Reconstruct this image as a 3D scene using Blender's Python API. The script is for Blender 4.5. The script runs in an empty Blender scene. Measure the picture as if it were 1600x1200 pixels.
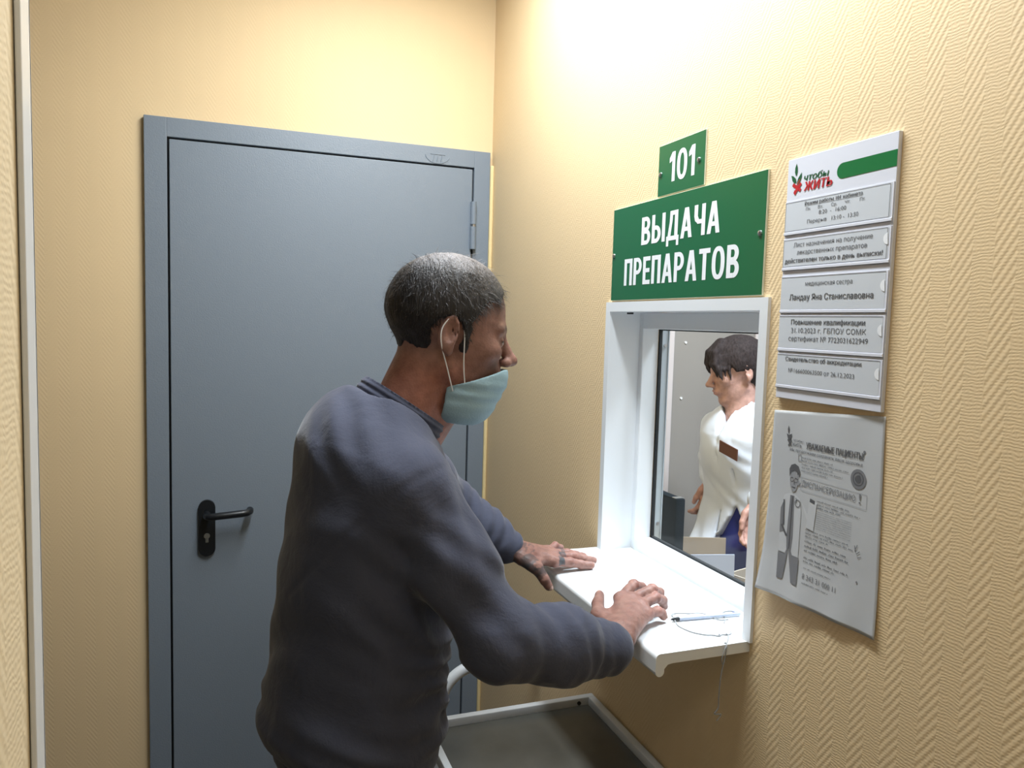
import bpy, bmesh, math, random
import numpy as np
from mathutils import Vector, Matrix, Euler
random.seed(7); rng = np.random.default_rng(7)
SC = bpy.context.scene
COL = SC.collection

# ------------------------------------------------------------------ camera
cam_d = bpy.data.cameras.new('camera'); cam = bpy.data.objects.new('camera', cam_d); COL.objects.link(cam)
cam_d.sensor_fit = 'HORIZONTAL'; cam_d.sensor_width = 36.0
cam_d.lens = 36.0 * 1192.0 / 1600.0; cam_d.clip_start = 0.02; cam_d.clip_end = 60
R = ((0.93666711, 0.00155849, -0.3502175), (-0.34908759, 0.08453997, -0.93326891), (0.02815288, 0.99641887, 0.07972986))
cam.matrix_world = Matrix.Translation((0, 0, 1.55)) @ Matrix(R).to_4x4()
SC.camera = cam

# ------------------------------------------------------------------ world, exposure, lights
w = bpy.data.worlds.new('world'); SC.world = w; w.use_nodes = True
w.node_tree.nodes['Background'].inputs[0].default_value = (0.6, 0.7, 0.8, 1)
w.node_tree.nodes['Background'].inputs[1].default_value = 0.02
vs = SC.view_settings
vs.view_transform = 'Standard'; vs.look = 'None'; vs.gamma = 1.0; vs.use_curve_mapping = False
vs.exposure = 0.0
LIGHT_COL = (0.88, 0.95, 1.0)

def area_light(name, loc, size, power, color=LIGHT_COL, parent=None, size_y=None, rot=(0, 0, 0), spread=180):
    d = bpy.data.lights.new(name, 'AREA'); d.energy = power; d.color = color
    d.shape = 'RECTANGLE' if size_y else 'DISK'; d.size = size
    if size_y: d.size_y = size_y
    d.spread = math.radians(spread)
    o = bpy.data.objects.new(name, d); COL.objects.link(o); o.location = loc; o.rotation_euler = rot
    if parent: o.parent = parent
    return o

P_MAIN, P_FILL, P_OFFICE = 34.5, 2.8, 74.0
CEIL = 2.75

# ------------------------------------------------------------------ helpers
def new_mat(name):
    m = bpy.data.materials.new(name); m.use_nodes = True
    return m, m.node_tree.nodes, m.node_tree.links, m.node_tree.nodes['Principled BSDF']

def srgb(r, g, b):
    f = lambda c: c/12.92 if c <= 0.04045 else ((c+0.055)/1.055)**2.4
    return (f(r/255), f(g/255), f(b/255), 1)

def mat(name, col, rough=0.5, metal=0.0, noise=0.0, nscale=20, bump=0.0, bscale=100, spec=0.5, emis=None, estr=0):
    m, N, L, b = new_mat(name)
    b.inputs['Base Color'].default_value = col; b.inputs['Roughness'].default_value = rough
    b.inputs['Metallic'].default_value = metal; b.inputs['Specular IOR Level'].default_value = spec
    if emis: b.inputs['Emission Color'].default_value = emis; b.inputs['Emission Strength'].default_value = estr
    tc = N.new('ShaderNodeTexCoord')
    if noise:
        n = N.new('ShaderNodeTexNoise'); n.inputs['Scale'].default_value = nscale; n.inputs['Detail'].default_value = 5
        L.new(tc.outputs['Object'], n.inputs['Vector'])
        mx = N.new('ShaderNodeMix'); mx.data_type = 'RGBA'
        mx.inputs[6].default_value = tuple(max(0, c*(1-noise)) for c in col[:3]) + (1,)
        mx.inputs[7].default_value = tuple(min(1, c*(1+noise)) for c in col[:3]) + (1,)
        L.new(n.outputs['Fac'], mx.inputs[0]); L.new(mx.outputs[2], b.inputs['Base Color'])
    if bump:
        n = N.new('ShaderNodeTexNoise'); n.inputs['Scale'].default_value = bscale; n.inputs['Detail'].default_value = 4
        L.new(tc.outputs['Object'], n.inputs['Vector'])
        bp = N.new('ShaderNodeBump'); bp.inputs['Strength'].default_value = bump; bp.inputs['Distance'].default_value = 0.002
        L.new(n.outputs['Fac'], bp.inputs['Height']); L.new(bp.outputs['Normal'], b.inputs['Normal'])
    return m

def math_node(N, L, op, a, b=None, c=None):
    n = N.new('ShaderNodeMath'); n.operation = op
    for i, v in enumerate((a, b, c)):
        if v is None: continue
        if isinstance(v, (int, float)): n.inputs[i].default_value = v
        else: L.new(v, n.inputs[i])
    return n.outputs[0]

def wallpaper(name, col, axis, strength=0.25):
    """painted embossed herringbone wallpaper; axis = the horizontal coordinate of the wall"""
    m, N, L, b = new_mat(name)
    b.inputs['Roughness'].default_value = 0.62; b.inputs['Specular IOR Level'].default_value = 0.3
    tc = N.new('ShaderNodeTexCoord'); sp = N.new('ShaderNodeSeparateXYZ'); L.new(tc.outputs['Object'], sp.inputs[0])
    # small wobble so the embossing is not machine perfect
    nz = N.new('ShaderNodeTexNoise'); nz.inputs['Scale'].default_value = 55; nz.inputs['Detail'].default_value = 3
    L.new(tc.outputs['Object'], nz.inputs['Vector'])
    u = sp.outputs[axis]; v = sp.outputs['Z']
    half = 0.0275
    pp = math_node(N, L, 'PINGPONG', u, half)
    vv = math_node(N, L, 'ADD', v, math_node(N, L, 'MULTIPLY', pp, 1.45))
    vv = math_node(N, L, 'ADD', vv, math_node(N, L, 'MULTIPLY', nz.outputs['Fac'], 0.004))
    rib = math_node(N, L, 'SINE', math_node(N, L, 'MULTIPLY', vv, 2*math.pi/0.0145))
    # broken threads: fine horizontal weave, stronger on every other column
    fl = math_node(N, L, 'MODULO', math_node(N, L, 'ADD', u, 55*half), 2*half)
    colm = math_node(N, L, 'LESS_THAN', fl, half)
    weave = math_node(N, L, 'SINE', math_node(N, L, 'ADD', math_node(N, L, 'MULTIPLY', v, 2*math.pi/0.0042), math_node(N, L, 'MULTIPLY', nz.outputs['Fac'], 14.0)))
    weave2 = math_node(N, L, 'SINE', math_node(N, L, 'ADD', math_node(N, L, 'MULTIPLY', u, 2*math.pi/0.0060), math_node(N, L, 'MULTIPLY', nz.outputs['Fac'], 16.0)))
    wv = math_node(N, L, 'MULTIPLY', weave, math_node(N, L, 'ADD', math_node(N, L, 'MULTIPLY', weave2, 0.4), 0.6))
    ribw = math_node(N, L, 'ADD', math_node(N, L, 'MULTIPLY', colm, -0.68), 1.0)
    h = math_node(N, L, 'ADD', math_node(N, L, 'MULTIPLY', rib, math_node(N, L, 'MULTIPLY', ribw, 0.62)),
                  math_node(N, L, 'MULTIPLY', wv, math_node(N, L, 'ADD', math_node(N, L, 'MULTIPLY', colm, 0.25), 0.26)))
    bp = N.new('ShaderNodeBump'); bp.inputs['Strength'].default_value = strength; bp.inputs['Distance'].default_value = 0.0011
    L.new(h, bp.inputs['Height']); L.new(bp.outputs['Normal'], b.inputs['Normal'])
    n2 = N.new('ShaderNodeTexNoise'); n2.inputs['Scale'].default_value = 3.0; n2.inputs['Detail'].default_value = 6
    L.new(tc.outputs['Object'], n2.inputs['Vector'])
    mx = N.new('ShaderNodeMix'); mx.data_type = 'RGBA'
    mx.inputs[6].default_value = tuple(c*0.96 for c in col[:3])+(1,); mx.inputs[7].default_value = tuple(min(1, c*1.04) for c in col[:3])+(1,)
    L.new(n2.outputs['Fac'], mx.inputs[0]); L.new(mx.outputs[2], b.inputs['Base Color'])
    return m

def link(name, me, m=None, parent=None, smooth=False):
    o = bpy.data.objects.new(name, me); COL.objects.link(o)
    if m: me.materials.append(m)
    if parent: o.parent = parent
    if smooth:
        me.polygons.foreach_set('use_smooth', [True]*len(me.polygons))
    return o

def tag(o, label=None, cat=None, group=None, kind=None):
    if label: o['label'] = label
    if cat: o['category'] = cat
    if group: o['group'] = group
    if kind: o['kind'] = kind
    return o

def empty(name, loc=(0, 0, 0), label=None, cat=None, group=None, rz=0):
    o = bpy.data.objects.new(name, None); COL.objects.link(o); o.location = loc; o.rotation_euler = (0, 0, rz)
    o.empty_display_size = 0.05
    return tag(o, label, cat, group)

class MB:
    """mesh builder working in world coordinates (or local when used below an Empty with off())"""
    def __init__(s): s.bm = bmesh.new()
    def box(s, x0, x1, y0, y1, z0, z1, bev=0.0, seg=2, M=None):
        r = bmesh.ops.create_cube(s.bm, size=1.0)
        mt = Matrix.Translation(((x0+x1)/2, (y0+y1)/2, (z0+z1)/2)) @ Matrix.Diagonal((abs(x1-x0), abs(y1-y0), abs(z1-z0), 1))
        bmesh.ops.transform(s.bm, matrix=mt, verts=r['verts'])
        vs_ = r['verts']
        if bev > 0:
            es = list({e for v in vs_ for e in v.link_edges})
            q = bmesh.ops.bevel(s.bm, geom=es, offset=bev, segments=seg, profile=0.5, affect='EDGES')
            vs_ = list({v for f in q['faces'] for v in f.verts} | {v for v in vs_ if v.is_valid})
        if M is not None: bmesh.ops.transform(s.bm, matrix=M, verts=vs_)
        return s
    def prism(s, pts, axis, a0, a1):
        """polygon pts (2D) extruded along axis 0/1/2 from a0 to a1; the 2D coords fill the other two axes in order"""
        def mk(p, a):
            c = list(p); c.insert(axis, a); return s.bm.verts.new(c)
        A = [mk(p, a0) for p in pts]; B = [mk(p, a1) for p in pts]
        s.bm.faces.new(A); s.bm.faces.new(B[::-1])
        n = len(pts)
        for i in range(n): s.bm.faces.new((A[i], B[i], B[(i+1) % n], A[(i+1) % n]))
        return s
    def tube(s, path, r, seg=10, cap=True):
        path = [Vector(p) for p in path]; n = len(path)
        rs = r if isinstance(r, (list, tuple)) else [r]*n
        rings = []; up = None
        for i, p in enumerate(path):
            t = (path[min(i+1, n-1)] - path[max(i-1, 0)]).normalized()
            if up is None:
                up = Vector((0, 0, 1)) if abs(t.z) < 0.9 else Vector((1, 0, 0))
            sd = t.cross(up).normalized(); up = sd.cross(t).normalized()
            rings.append([s.bm.verts.new(p + rs[i]*(math.cos(a)*sd + math.sin(a)*up)) for a in [2*math.pi*k/seg for k in range(seg)]])
        for i in range(n-1):
            for k in range(seg):
                s.bm.faces.new((rings[i][k], rings[i][(k+1) % seg], rings[i+1][(k+1) % seg], rings[i+1][k]))
        if cap: s.bm.faces.new(rings[0][::-1]); s.bm.faces.new(rings[-1])
        return s
    def disc(s, c, r, axis, h, seg=20, M=None):
        """cylinder centred c, extending h along axis"""
        c = Vector(c); a = Vector((0, 0, 0)); a[axis] = 1
        return s.tube([c, c + a*h], r, seg)
    def quad(s, a, b, c, d):
        s.bm.faces.new([s.bm.verts.new(p) for p in (a, b, c, d)]); return s
    def poly(s, pts):
        s.bm.faces.new([s.bm.verts.new(p) for p in pts]); return s
    def build(s, name, m, parent=None, smooth=None, sharp=35, local=True):
        bmesh.ops.recalc_face_normals(s.bm, faces=s.bm.faces)
        me = bpy.data.meshes.new(name); s.bm.to_mesh(me); s.bm.free()
        o = link(name, me, m)
        if parent is not None:
            o.parent = parent
            if local:   # geometry was given in world space: keep it there
                pw = Matrix.Translation(parent.location) @ Euler(parent.rotation_euler).to_matrix().to_4x4()
                p = parent.parent
                while p is not None:
                    pw = Matrix.Translation(p.location) @ Euler(p.rotation_euler).to_matrix().to_4x4() @ pw; p = p.parent
                me.transform(pw.inverted())
        if smooth:
            me.shade_smooth() if hasattr(me, 'shade_smooth') else None
            me.polygons.foreach_set('use_smooth', [True]*len(me.polygons))
            try: me.set_sharp_from_angle(angle=math.radians(sharp))
            except Exception: pass
        return o

# ------------------------------------------------------------------ materials
C_WALL = srgb(232, 206, 164)
M_WALL_R = wallpaper('wallpaper_right', C_WALL, 'Y')
M_WALL_L = wallpaper('wallpaper_near', srgb(232, 216, 184), 'Y', 0.15)
M_WALL_B = wallpaper('wallpaper_back', C_WALL, 'X', 0.12)
M_CEIL = mat('ceiling_paint', (0.50, 0.50, 0.49, 1), 0.8, bump=0.1, bscale=60)
M_DARKWALL = mat('corridor_paint', (0.16, 0.15, 0.14, 1), 0.7)
M_FLOOR = mat('floor_linoleum', (0.055, 0.048, 0.042, 1), 0.45, noise=0.3, nscale=30)
M_PVC = mat('white_pvc', (0.80, 0.83, 0.86, 1), 0.3, bump=0.02, bscale=30)
M_SILL = mat('sill_pvc', (0.82, 0.85, 0.87, 1), 0.28, noise=0.02, nscale=12)
M_DOOR = mat('door_powder_paint', (0.205, 0.245, 0.295, 1), 0.42, bump=0.25, bscale=260)
M_DARKGAP = mat('dark_rubber_and_gap', (0.012, 0.014, 0.016, 1), 0.6)
M_BLACK = mat('black_plastic', (0.008, 0.010, 0.013, 1), 0.35)
M_STEEL = mat('brushed_steel', (0.55, 0.56, 0.58, 1), 0.3, metal=1.0, bump=0.05, bscale=200)
M_LOCK = mat('lock_nickel', (0.35, 0.36, 0.34, 1), 0.4, metal=0.7)
M_GREEN = mat('sign_green', srgb(24, 100, 62), 0.28, noise=0.03, nscale=8)
M_SIGNEDGE = mat('sign_edge', (0.75, 0.78, 0.62, 1), 0.4)
M_WHITE_VINYL = mat('white_vinyl', (0.88, 0.90, 0.93, 1), 0.4)
M_BOARD = mat('board_plastic', (0.72, 0.74, 0.82, 1), 0.35)
M_BOARDEDGE = mat('board_edge', (0.45, 0.42, 0.38, 1), 0.5)
M_PAPER = mat('paper', (0.60, 0.63, 0.67, 1), 0.7, noise=0.03, nscale=30)
M_PAPER_GREY = mat('poster_paper', (0.50, 0.52, 0.54, 1), 0.5, noise=0.03, nscale=30)
M_INK = mat('ink', (0.045, 0.045, 0.055, 1), 0.6)
M_INK_L = mat('faded_ink', (0.20, 0.205, 0.22, 1), 0.6)
M_INK_M = mat('grey_ink', (0.11, 0.112, 0.12, 1), 0.6)
M_INK_P = mat('pale_ink', (0.33, 0.34, 0.36, 1), 0.6)
M_INK_W = mat('white_print', (0.58, 0.60, 0.62, 1), 0.6)
M_RED = mat('logo_red', srgb(190, 35, 45), 0.4)
M_LGREEN = mat('logo_green', srgb(20, 90, 55), 0.4)
M_STRIPE = mat('stripe_green', srgb(20, 112, 62), 0.3)
M_ENAMEL = mat('white_enamel', (0.62, 0.65, 0.68, 1), 0.35, noise=0.05, nscale=15)
M_TRAY = mat('table_panel', (0.095, 0.095, 0.085, 1), 0.22, noise=0.35, nscale=9)
M_ALU = mat('aluminium', (0.50, 0.55, 0.60, 1), 0.45, metal=0.1)
M_OFFICE = mat('office_wall', (0.42, 0.39, 0.365, 1), 0.7, noise=0.04, nscale=2)
M_OFFICE_TRIM = mat('office_trim', (0.62, 0.56, 0.56, 1), 0.5)
M_CARD = mat('cardboard', (0.36, 0.29, 0.22, 1), 0.8, noise=0.08, nscale=30)
M_CARD_L = mat('cardboard_light', (0.52, 0.46, 0.39, 1), 0.8, noise=0.08, nscale=30)
M_BOXWHITE = mat('box_pale', (0.42, 0.47, 0.60, 1), 0.6)
M_DESK = mat('desk_laminate', (0.45, 0.38, 0.30, 1), 0.4, noise=0.1, nscale=6)
M_STRING = mat('string', (0.30, 0.31, 0.32, 1), 0.7)
M_TROUS = mat('black_trousers', (0.012, 0.013, 0.018, 1), 0.8, bump=0.4, bscale=200)
M_BLUE = mat('blue_trousers', (0.025, 0.035, 0.22, 1), 0.8, bump=0.3, bscale=150)
M_COAT = mat('white_coat', (0.72, 0.78, 0.90, 1), 0.75, bump=0.15, bscale=120)
M_MASK = mat('mask_blue', (0.36, 0.55, 0.66, 1), 0.75, bump=0.3, bscale=300)
M_SHOE = mat('shoe_leather', (0.02, 0.018, 0.016, 1), 0.4)
M_LAMP = mat('lamp_diffuser', (0.9, 0.9, 0.9, 1), 0.4, emis=(0.95, 0.98, 1, 1), estr=6)
M_BADGE = mat('badge_brown', (0.10, 0.035, 0.02, 1), 0.4)

def glass_mat(name='window_glass', tint=(0.96, 0.98, 0.98, 1), rough=0.02, base=0.008):
    m = bpy.data.materials.new(name); m.use_nodes = True
    N = m.node_tree.nodes; L = m.node_tree.links; N.clear()
    out = N.new('ShaderNodeOutputMaterial'); mix = N.new('ShaderNodeMixShader')
    t = N.new('ShaderNodeBsdfTransparent'); t.inputs[0].default_value = tint
    g = N.new('ShaderNodeBsdfGlossy'); g.inputs['Roughness'].default_value = rough
    f = N.new('ShaderNodeLayerWeight'); f.inputs[0].default_value = 0.5
    L.new(math_node(N, L, 'ADD', math_node(N, L, 'MULTIPLY', math_node(N, L, 'POWER', f.outputs['Facing'], 5.0), 0.4), base), mix.inputs[0]); L.new(t.outputs[0], mix.inputs[1]); L.new(g.outputs[0], mix.inputs[2]); L.new(mix.outputs[0], out.inputs[0])
    return m
M_GLASS = glass_mat()


def knit_mat():
    m, N, L, b = new_mat('grey_sweatshirt')
    b.inputs['Roughness'].default_value = 0.9; b.inputs['Specular IOR Level'].default_value = 0.15
    b.inputs['Sheen Weight'].default_value = 0.22; b.inputs['Sheen Roughness'].default_value = 0.4
    tc = N.new('ShaderNodeTexCoord')
    n = N.new('ShaderNodeTexNoise'); n.inputs['Scale'].default_value = 320; n.inputs['Detail'].default_value = 3
    n3 = N.new('ShaderNodeTexNoise'); n3.inputs['Scale'].default_value = 14; n3.inputs['Detail'].default_value = 4; n3.inputs['Distortion'].default_value = 0.6
    L.new(tc.outputs['Object'], n.inputs['Vector']); L.new(tc.outputs['Object'], n3.inputs['Vector'])
    h = math_node(N, L, 'ADD', math_node(N, L, 'MULTIPLY', n.outputs['Fac'], 0.12), math_node(N, L, 'MULTIPLY', n3.outputs['Fac'], 1.6))
    bp = N.new('ShaderNodeBump'); bp.inputs['Strength'].default_value = 0.7; bp.inputs['Distance'].default_value = 0.004
    L.new(h, bp.inputs['Height']); L.new(bp.outputs['Normal'], b.inputs['Normal'])
    n2 = N.new('ShaderNodeTexNoise'); n2.inputs['Scale'].default_value = 9; n2.inputs['Detail'].default_value = 6
    L.new(tc.outputs['Object'], n2.inputs['Vector'])
    mx = N.new('ShaderNodeMix'); mx.data_type = 'RGBA'
    mx.inputs[6].default_value = (0.066, 0.073, 0.110, 1); mx.inputs[7].default_value = (0.086, 0.095, 0.138, 1)
    L.new(n2.outputs['Fac'], mx.inputs[0]); L.new(mx.outputs[2], b.inputs['Base Color'])
    return m
M_KNIT = knit_mat()

def skin_mat(name):
    m, N, L, b = new_mat(name)
    b.inputs['Roughness'].default_value = 0.5; b.inputs['Specular IOR Level'].default_value = 0.35
    b.inputs['Subsurface Weight'].default_value = 0.08; b.inputs['Subsurface Radius'].default_value = (0.02, 0.008, 0.004); b.inputs['Subsurface Scale'].default_value = 0.3
    at = N.new('ShaderNodeAttribute'); at.attribute_name = 'Col'
    tc = N.new('ShaderNodeTexCoord')
    n = N.new('ShaderNodeTexNoise'); n.inputs['Scale'].default_value = 70; n.inputs['Detail'].default_value = 6
    L.new(tc.outputs['Object'], n.inputs['Vector'])
    mx = N.new('ShaderNodeMix'); mx.data_type = 'RGBA'; mx.blend_type = 'MULTIPLY'; mx.inputs[0].default_value = 1.0
    r = N.new('ShaderNodeMapRange'); r.inputs[1].default_value = 0.3; r.inputs[2].default_value = 0.7; r.inputs[3].default_value = 0.78; r.inputs[4].default_value = 1.12
    L.new(n.outputs['Fac'], r.inputs[0]); L.new(at.outputs['Color'], mx.inputs[6]); L.new(r.outputs[0], mx.inputs[7])
    L.new(mx.outputs[2], b.inputs['Base Color'])
    v = N.new('ShaderNodeTexVoronoi'); v.inputs['Scale'].default_value = 260; L.new(tc.outputs['Object'], v.inputs['Vector'])
    h = math_node(N, L, 'ADD', n.outputs['Fac'], math_node(N, L, 'MULTIPLY', v.outputs['Distance'], 0.5))
    bp = N.new('ShaderNodeBump'); bp.inputs['Strength'].default_value = 0.5; bp.inputs['Distance'].default_value = 0.0012
    L.new(h, bp.inputs['Height']); L.new(bp.outputs['Normal'], b.inputs['Normal'])
    return m
M_SKIN = skin_mat('skin')

def hair_mat(name, c0, c1, scale=(60, 60, 6)):
    m, N, L, b = new_mat(name)
    b.inputs['Roughness'].default_value = 0.45; b.inputs['Specular IOR Level'].default_value = 0.4
    at = N.new('ShaderNodeAttribute'); at.attribute_name = 'Col'
    tc = N.new('ShaderNodeTexCoord'); mp = N.new('ShaderNodeMapping'); mp.inputs['Scale'].default_value = scale
    L.new(tc.outputs['Object'], mp.inputs[0])
    n = N.new('ShaderNodeTexNoise'); n.inputs['Scale'].default_value = 6; n.inputs['Detail'].default_value = 6
    L.new(mp.outputs[0], n.inputs['Vector'])
    mx = N.new('ShaderNodeMix'); mx.data_type = 'RGBA'; mx.blend_type = 'MULTIPLY'; mx.inputs[0].default_value = 1.0
    r = N.new('ShaderNodeMapRange'); r.inputs[1].default_value = 0.3; r.inputs[2].default_value = 0.7; r.inputs[3].default_value = 0.6; r.inputs[4].default_value = 1.35
    L.new(n.outputs['Fac'], r.inputs[0]); L.new(at.outputs['Color'], mx.inputs[6]); L.new(r.outputs[0], mx.inputs[7])
    L.new(mx.outputs[2], b.inputs['Base Color'])
    bp = N.new('ShaderNodeBump'); bp.inputs['Strength'].default_value = 0.8; bp.inputs['Distance'].default_value = 0.003
    L.new(n.outputs['Fac'], bp.inputs['Height']); L.new(bp.outputs['Normal'], b.inputs['Normal'])
    return m
M_HAIR = hair_mat('short_hair', None, None)
M_HAIR_W = hair_mat('brown_hair', None, None, (30, 30, 14))
M_HAIR_W.node_tree.nodes['Principled BSDF'].inputs['Roughness'].default_value = 0.75
M_HAIR_W.node_tree.nodes['Principled BSDF'].inputs['Specular IOR Level'].default_value = 0.15

# ------------------------------------------------------------------ the setting
XR, YB = 0.82, 2.43           # plane of the window wall, plane of the door wall
XO = 0.965                    # office side of the window wall
WY0, WY1, WZ0, WZ1 = 1.030, 1.556, 1.030, 1.585   # window opening
def struct(name, mb, m, parent=None, smooth=False):
    o = mb.build(name, m, parent, smooth=smooth); o['kind'] = 'structure'; return o

f = MB(); f.box(-2.2, 3.6, -2.2, 3.6, -0.1, 0); struct('floor', f, M_FLOOR)
c = MB(); c.box(-2.2, 3.6, -2.2, 3.6, CEIL, CEIL+0.1); struct('ceiling', c, M_CEIL)
b = MB(); b.box(-2.2, XR, YB, YB+0.15, 0, CEIL); struct('wall_back', b, M_WALL_B)
r = MB()
r.box(XR, XO, -2.2, WY0, 0, CEIL); r.box(XR, XO, WY1, 3.2, 0, CEIL)
r.box(XR, XO, WY0, WY1, 0, WZ0-0.02); r.box(XR, XO, WY0, WY1, WZ1, CEIL)
struct('wall_right', r, M_WALL_R)
l = MB(); l.box(-0.40, -0.099, -2.2, 0.47, 0, CEIL); struct('wall_left', l, M_WALL_L)
l = MB(); l.box(-2.2, -2.05, 0.47, YB, 0, CEIL); struct('wall_far_left', l, M_DARKWALL)
l = MB(); l.box(-2.2, XR, -2.2, -2.05, 0, CEIL); struct('wall_front', l, M_DARKWALL)
# white corner profile on the near left wall
t = MB(); t.box(-0.0985, -0.0955, 0.4535, 0.474, 0, CEIL, 0.0008); t.box(-0.119, -0.0955, 0.4705, 0.4735, 0, CEIL, 0.0008)
struct('trim_1', t, M_PVC)
# plaster strip between the door frame and the corner
t = MB(); t.box(0.808, 0.8195, 2.405, 2.43, 0, 2.06, 0.003); struct('trim_2', t, mat('filler', srgb(236, 214, 160), 0.7, bump=0.6, bscale=40))
b = MB(); b.box(-0.42, -0.218, 2.415, 2.43, 0, 0.07, 0.003); struct('baseboard_back', b, M_DOOR)

# office behind the window
o_ = MB(); o_.box(XO, 3.6, 2.72, 2.85, 0, CEIL); struct('wall_office_back', o_, M_OFFICE)
o_ = MB(); o_.box(3.3, 3.45, 0.1, 2.72, 0, CEIL); struct('wall_office_side', o_, M_OFFICE)
o_ = MB(); o_.box(XO, 3.45, 0.0, 0.1, 0, CEIL); struct('wall_office_front', o_, M_OFFICE)
# door casing and flat door seen through the window
Yo = 2.72
dr = MB(); dr.box(1.655, 1.685, Yo-0.03, Yo, 0, 2.1, 0.003); dr.box(1.688, 1.712, Yo-0.035, Yo, 0, 2.1, 0.004)
struct('trim_3', dr, M_OFFICE_TRIM)
dr = MB(); dr.box(2.115, 2.135, Yo-0.03, Yo, 0, 2.1, 0.003); dr.box(2.15, 2.165, Yo-0.03, Yo, 0, 2.1, 0.003); struct('trim_4', dr, M_OFFICE_TRIM)
d2 = MB(); d2.box(1.715, 2.11, Yo-0.022, Yo-0.001, 0.01, 2.1, 0.002); dd = struct('door_2', d2, mat('office_door', (0.30, 0.275, 0.255, 1), 0.5, noise=0.05, nscale=3))
for zz, xx in ((1.49, 1.77), (1.26, 1.76)):
    s_ = MB(); s_.tube([(xx, Yo-0.022, zz), (xx, Yo-0.027, zz)], 0.005, 12); s_.build('screw', M_WHITE_VINYL, dd)

# ------------------------------------------------------------------ ceiling lamps
def lamp(name, x, y, rad, label, power, col=LIGHT_COL):
    e = empty(name, (x, y, CEIL), label, 'lamp')
    bs = MB(); bs.tube([(x, y, CEIL), (x, y, CEIL-0.025)], rad, 40); bs.build('base', M_PVC, e, smooth=True)
    df = MB(); n = 8
    pts = [(x, y, CEIL-0.026-0.055*math.sin(i/n*math.pi/2)) for i in range(n+1)]
    df.tube(pts, [rad*0.96*math.cos(i/n*math.pi/2)+0.002 for i in range(n+1)], 40); dfo = df.build('diffuser', M_LAMP, e, smooth=True)
    a = area_light('lamp_light', (0, 0, -0.095), rad*2, power, col, parent=e)
    return e
LX, LY, LW_, LL_ = 0.44, 1.36, 0.16, 1.10
e = empty('ceiling_lamp', (LX, LY, CEIL), 'long rectangular white ceiling lamp above the service window', 'lamp')
bs = MB(); bs.box(LX-LW_/2, LX+LW_/2, LY-LL_/2, LY+LL_/2, CEIL-0.03, CEIL, 0.004); bs.build('base', M_PVC, e)
df = MB(); df.box(LX-LW_/2+0.01, LX+LW_/2-0.01, LY-LL_/2+0.01, LY+LL_/2-0.01, CEIL-0.07, CEIL-0.03, 0.012); df.build('diffuser', M_LAMP, e, smooth=True)
area_light('lamp_light', (0, 0, -0.075), LW_, P_MAIN, LIGHT_COL, parent=e, size_y=LL_)
lamp('fill_lamp', 0.30, -0.45, 0.14, 'unseen round lamp added behind the camera as weak fill light', P_FILL)  # unseen fixture, added as fill to brighten the near end of the walls
lamp('office_ceiling_lamp', 1.62, 1.35, 0.22, 'round white ceiling lamp inside the dispensing office', P_OFFICE, (0.82, 0.91, 1.0))

# ------------------------------------------------------------------ grey steel door
door = empty('door_1', (0.3, YB, 0)); door['kind'] = 'structure'
YF = YB-0.018           # front of the frame
fx0, fx1, fz1 = -0.217, 0.808, 2.102
lx0, lx1, lz1 = -0.152, 0.748, 2.042
fr = MB()
fr.box(fx0, lx0-0.006, YF, YB, 0, fz1, 0.0015); fr.box(lx1+0.006, fx1, YF, YB, 0, fz1, 0.0015); fr.box(lx0-0.0065, lx1+0.0065, YF, YB, lz1+0.006, fz1, 0.0015)
fr.build('door_frame', M_DOOR, door)
gp = MB(); gp.box(lx0-0.0065, lx1+0.0065, YB-0.004, YB-0.001, 0, lz1+0.0065); gp.build('door_gap_shade', M_DARKGAP, door)  # dark sheet behind the leaf, standing in for shade in the gap
lf = MB(); lf.box(lx0, lx1, YF-0.001, YB-0.004, 0.008, lz1, 0.002); leaf = lf.build('door_leaf', M_DOOR, door)
for z0 in (1.786, 0.02):
    h = MB(); h.tube([(0.751, YF-0.010, z0), (0.751, YF-0.010, z0+0.072)], 0.0095, 16)
    h.tube([(0.751, YF-0.010, z0+0.080), (0.751, YF-0.010, z0+0.152)], 0.0095, 16)
    ho = h.build('hinge', M_DOOR, door, smooth=True)
    h = MB(); h.tube([(0.751, YF-0.010, z0+0.071), (0.751, YF-0.010, z0+0.081)], 0.0075, 14); h.build('hinge_washer', M_STEEL, ho, smooth=True)
# pressed maker's mark in the frame head
em = MB()
def arc(c, rx, rz, a0, a1, n=14): return [(c[0]+rx*math.cos(math.radians(a0+(a1-a0)*i/n)), YF-0.0005, c[1]+rz*math.sin(math.radians(a0+(a1-a0)*i/n))) for i in range(n+1)]
em.tube(arc((0.630, 2.078), 0.040, 0.028, 195, 345), 0.0013, 6)
em.tube(arc((0.603, 2.078), 0.012, 0.018, 190, 275, 8), 0.0013, 6)
em.tube([(0.607, YF-0.0005, 2.078), (0.655, YF-0.0005, 2.078)], 0.0013, 6)
for xx in (0.617, 0.630, 0.643): em.tube([(xx+0.003, YF-0.0005, 2.077), (xx-0.002, YF-0.0005, 2.056)], 0.0012, 6)
em.build('pressed_emblem', M_DOOR, door, smooth=True)
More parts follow.
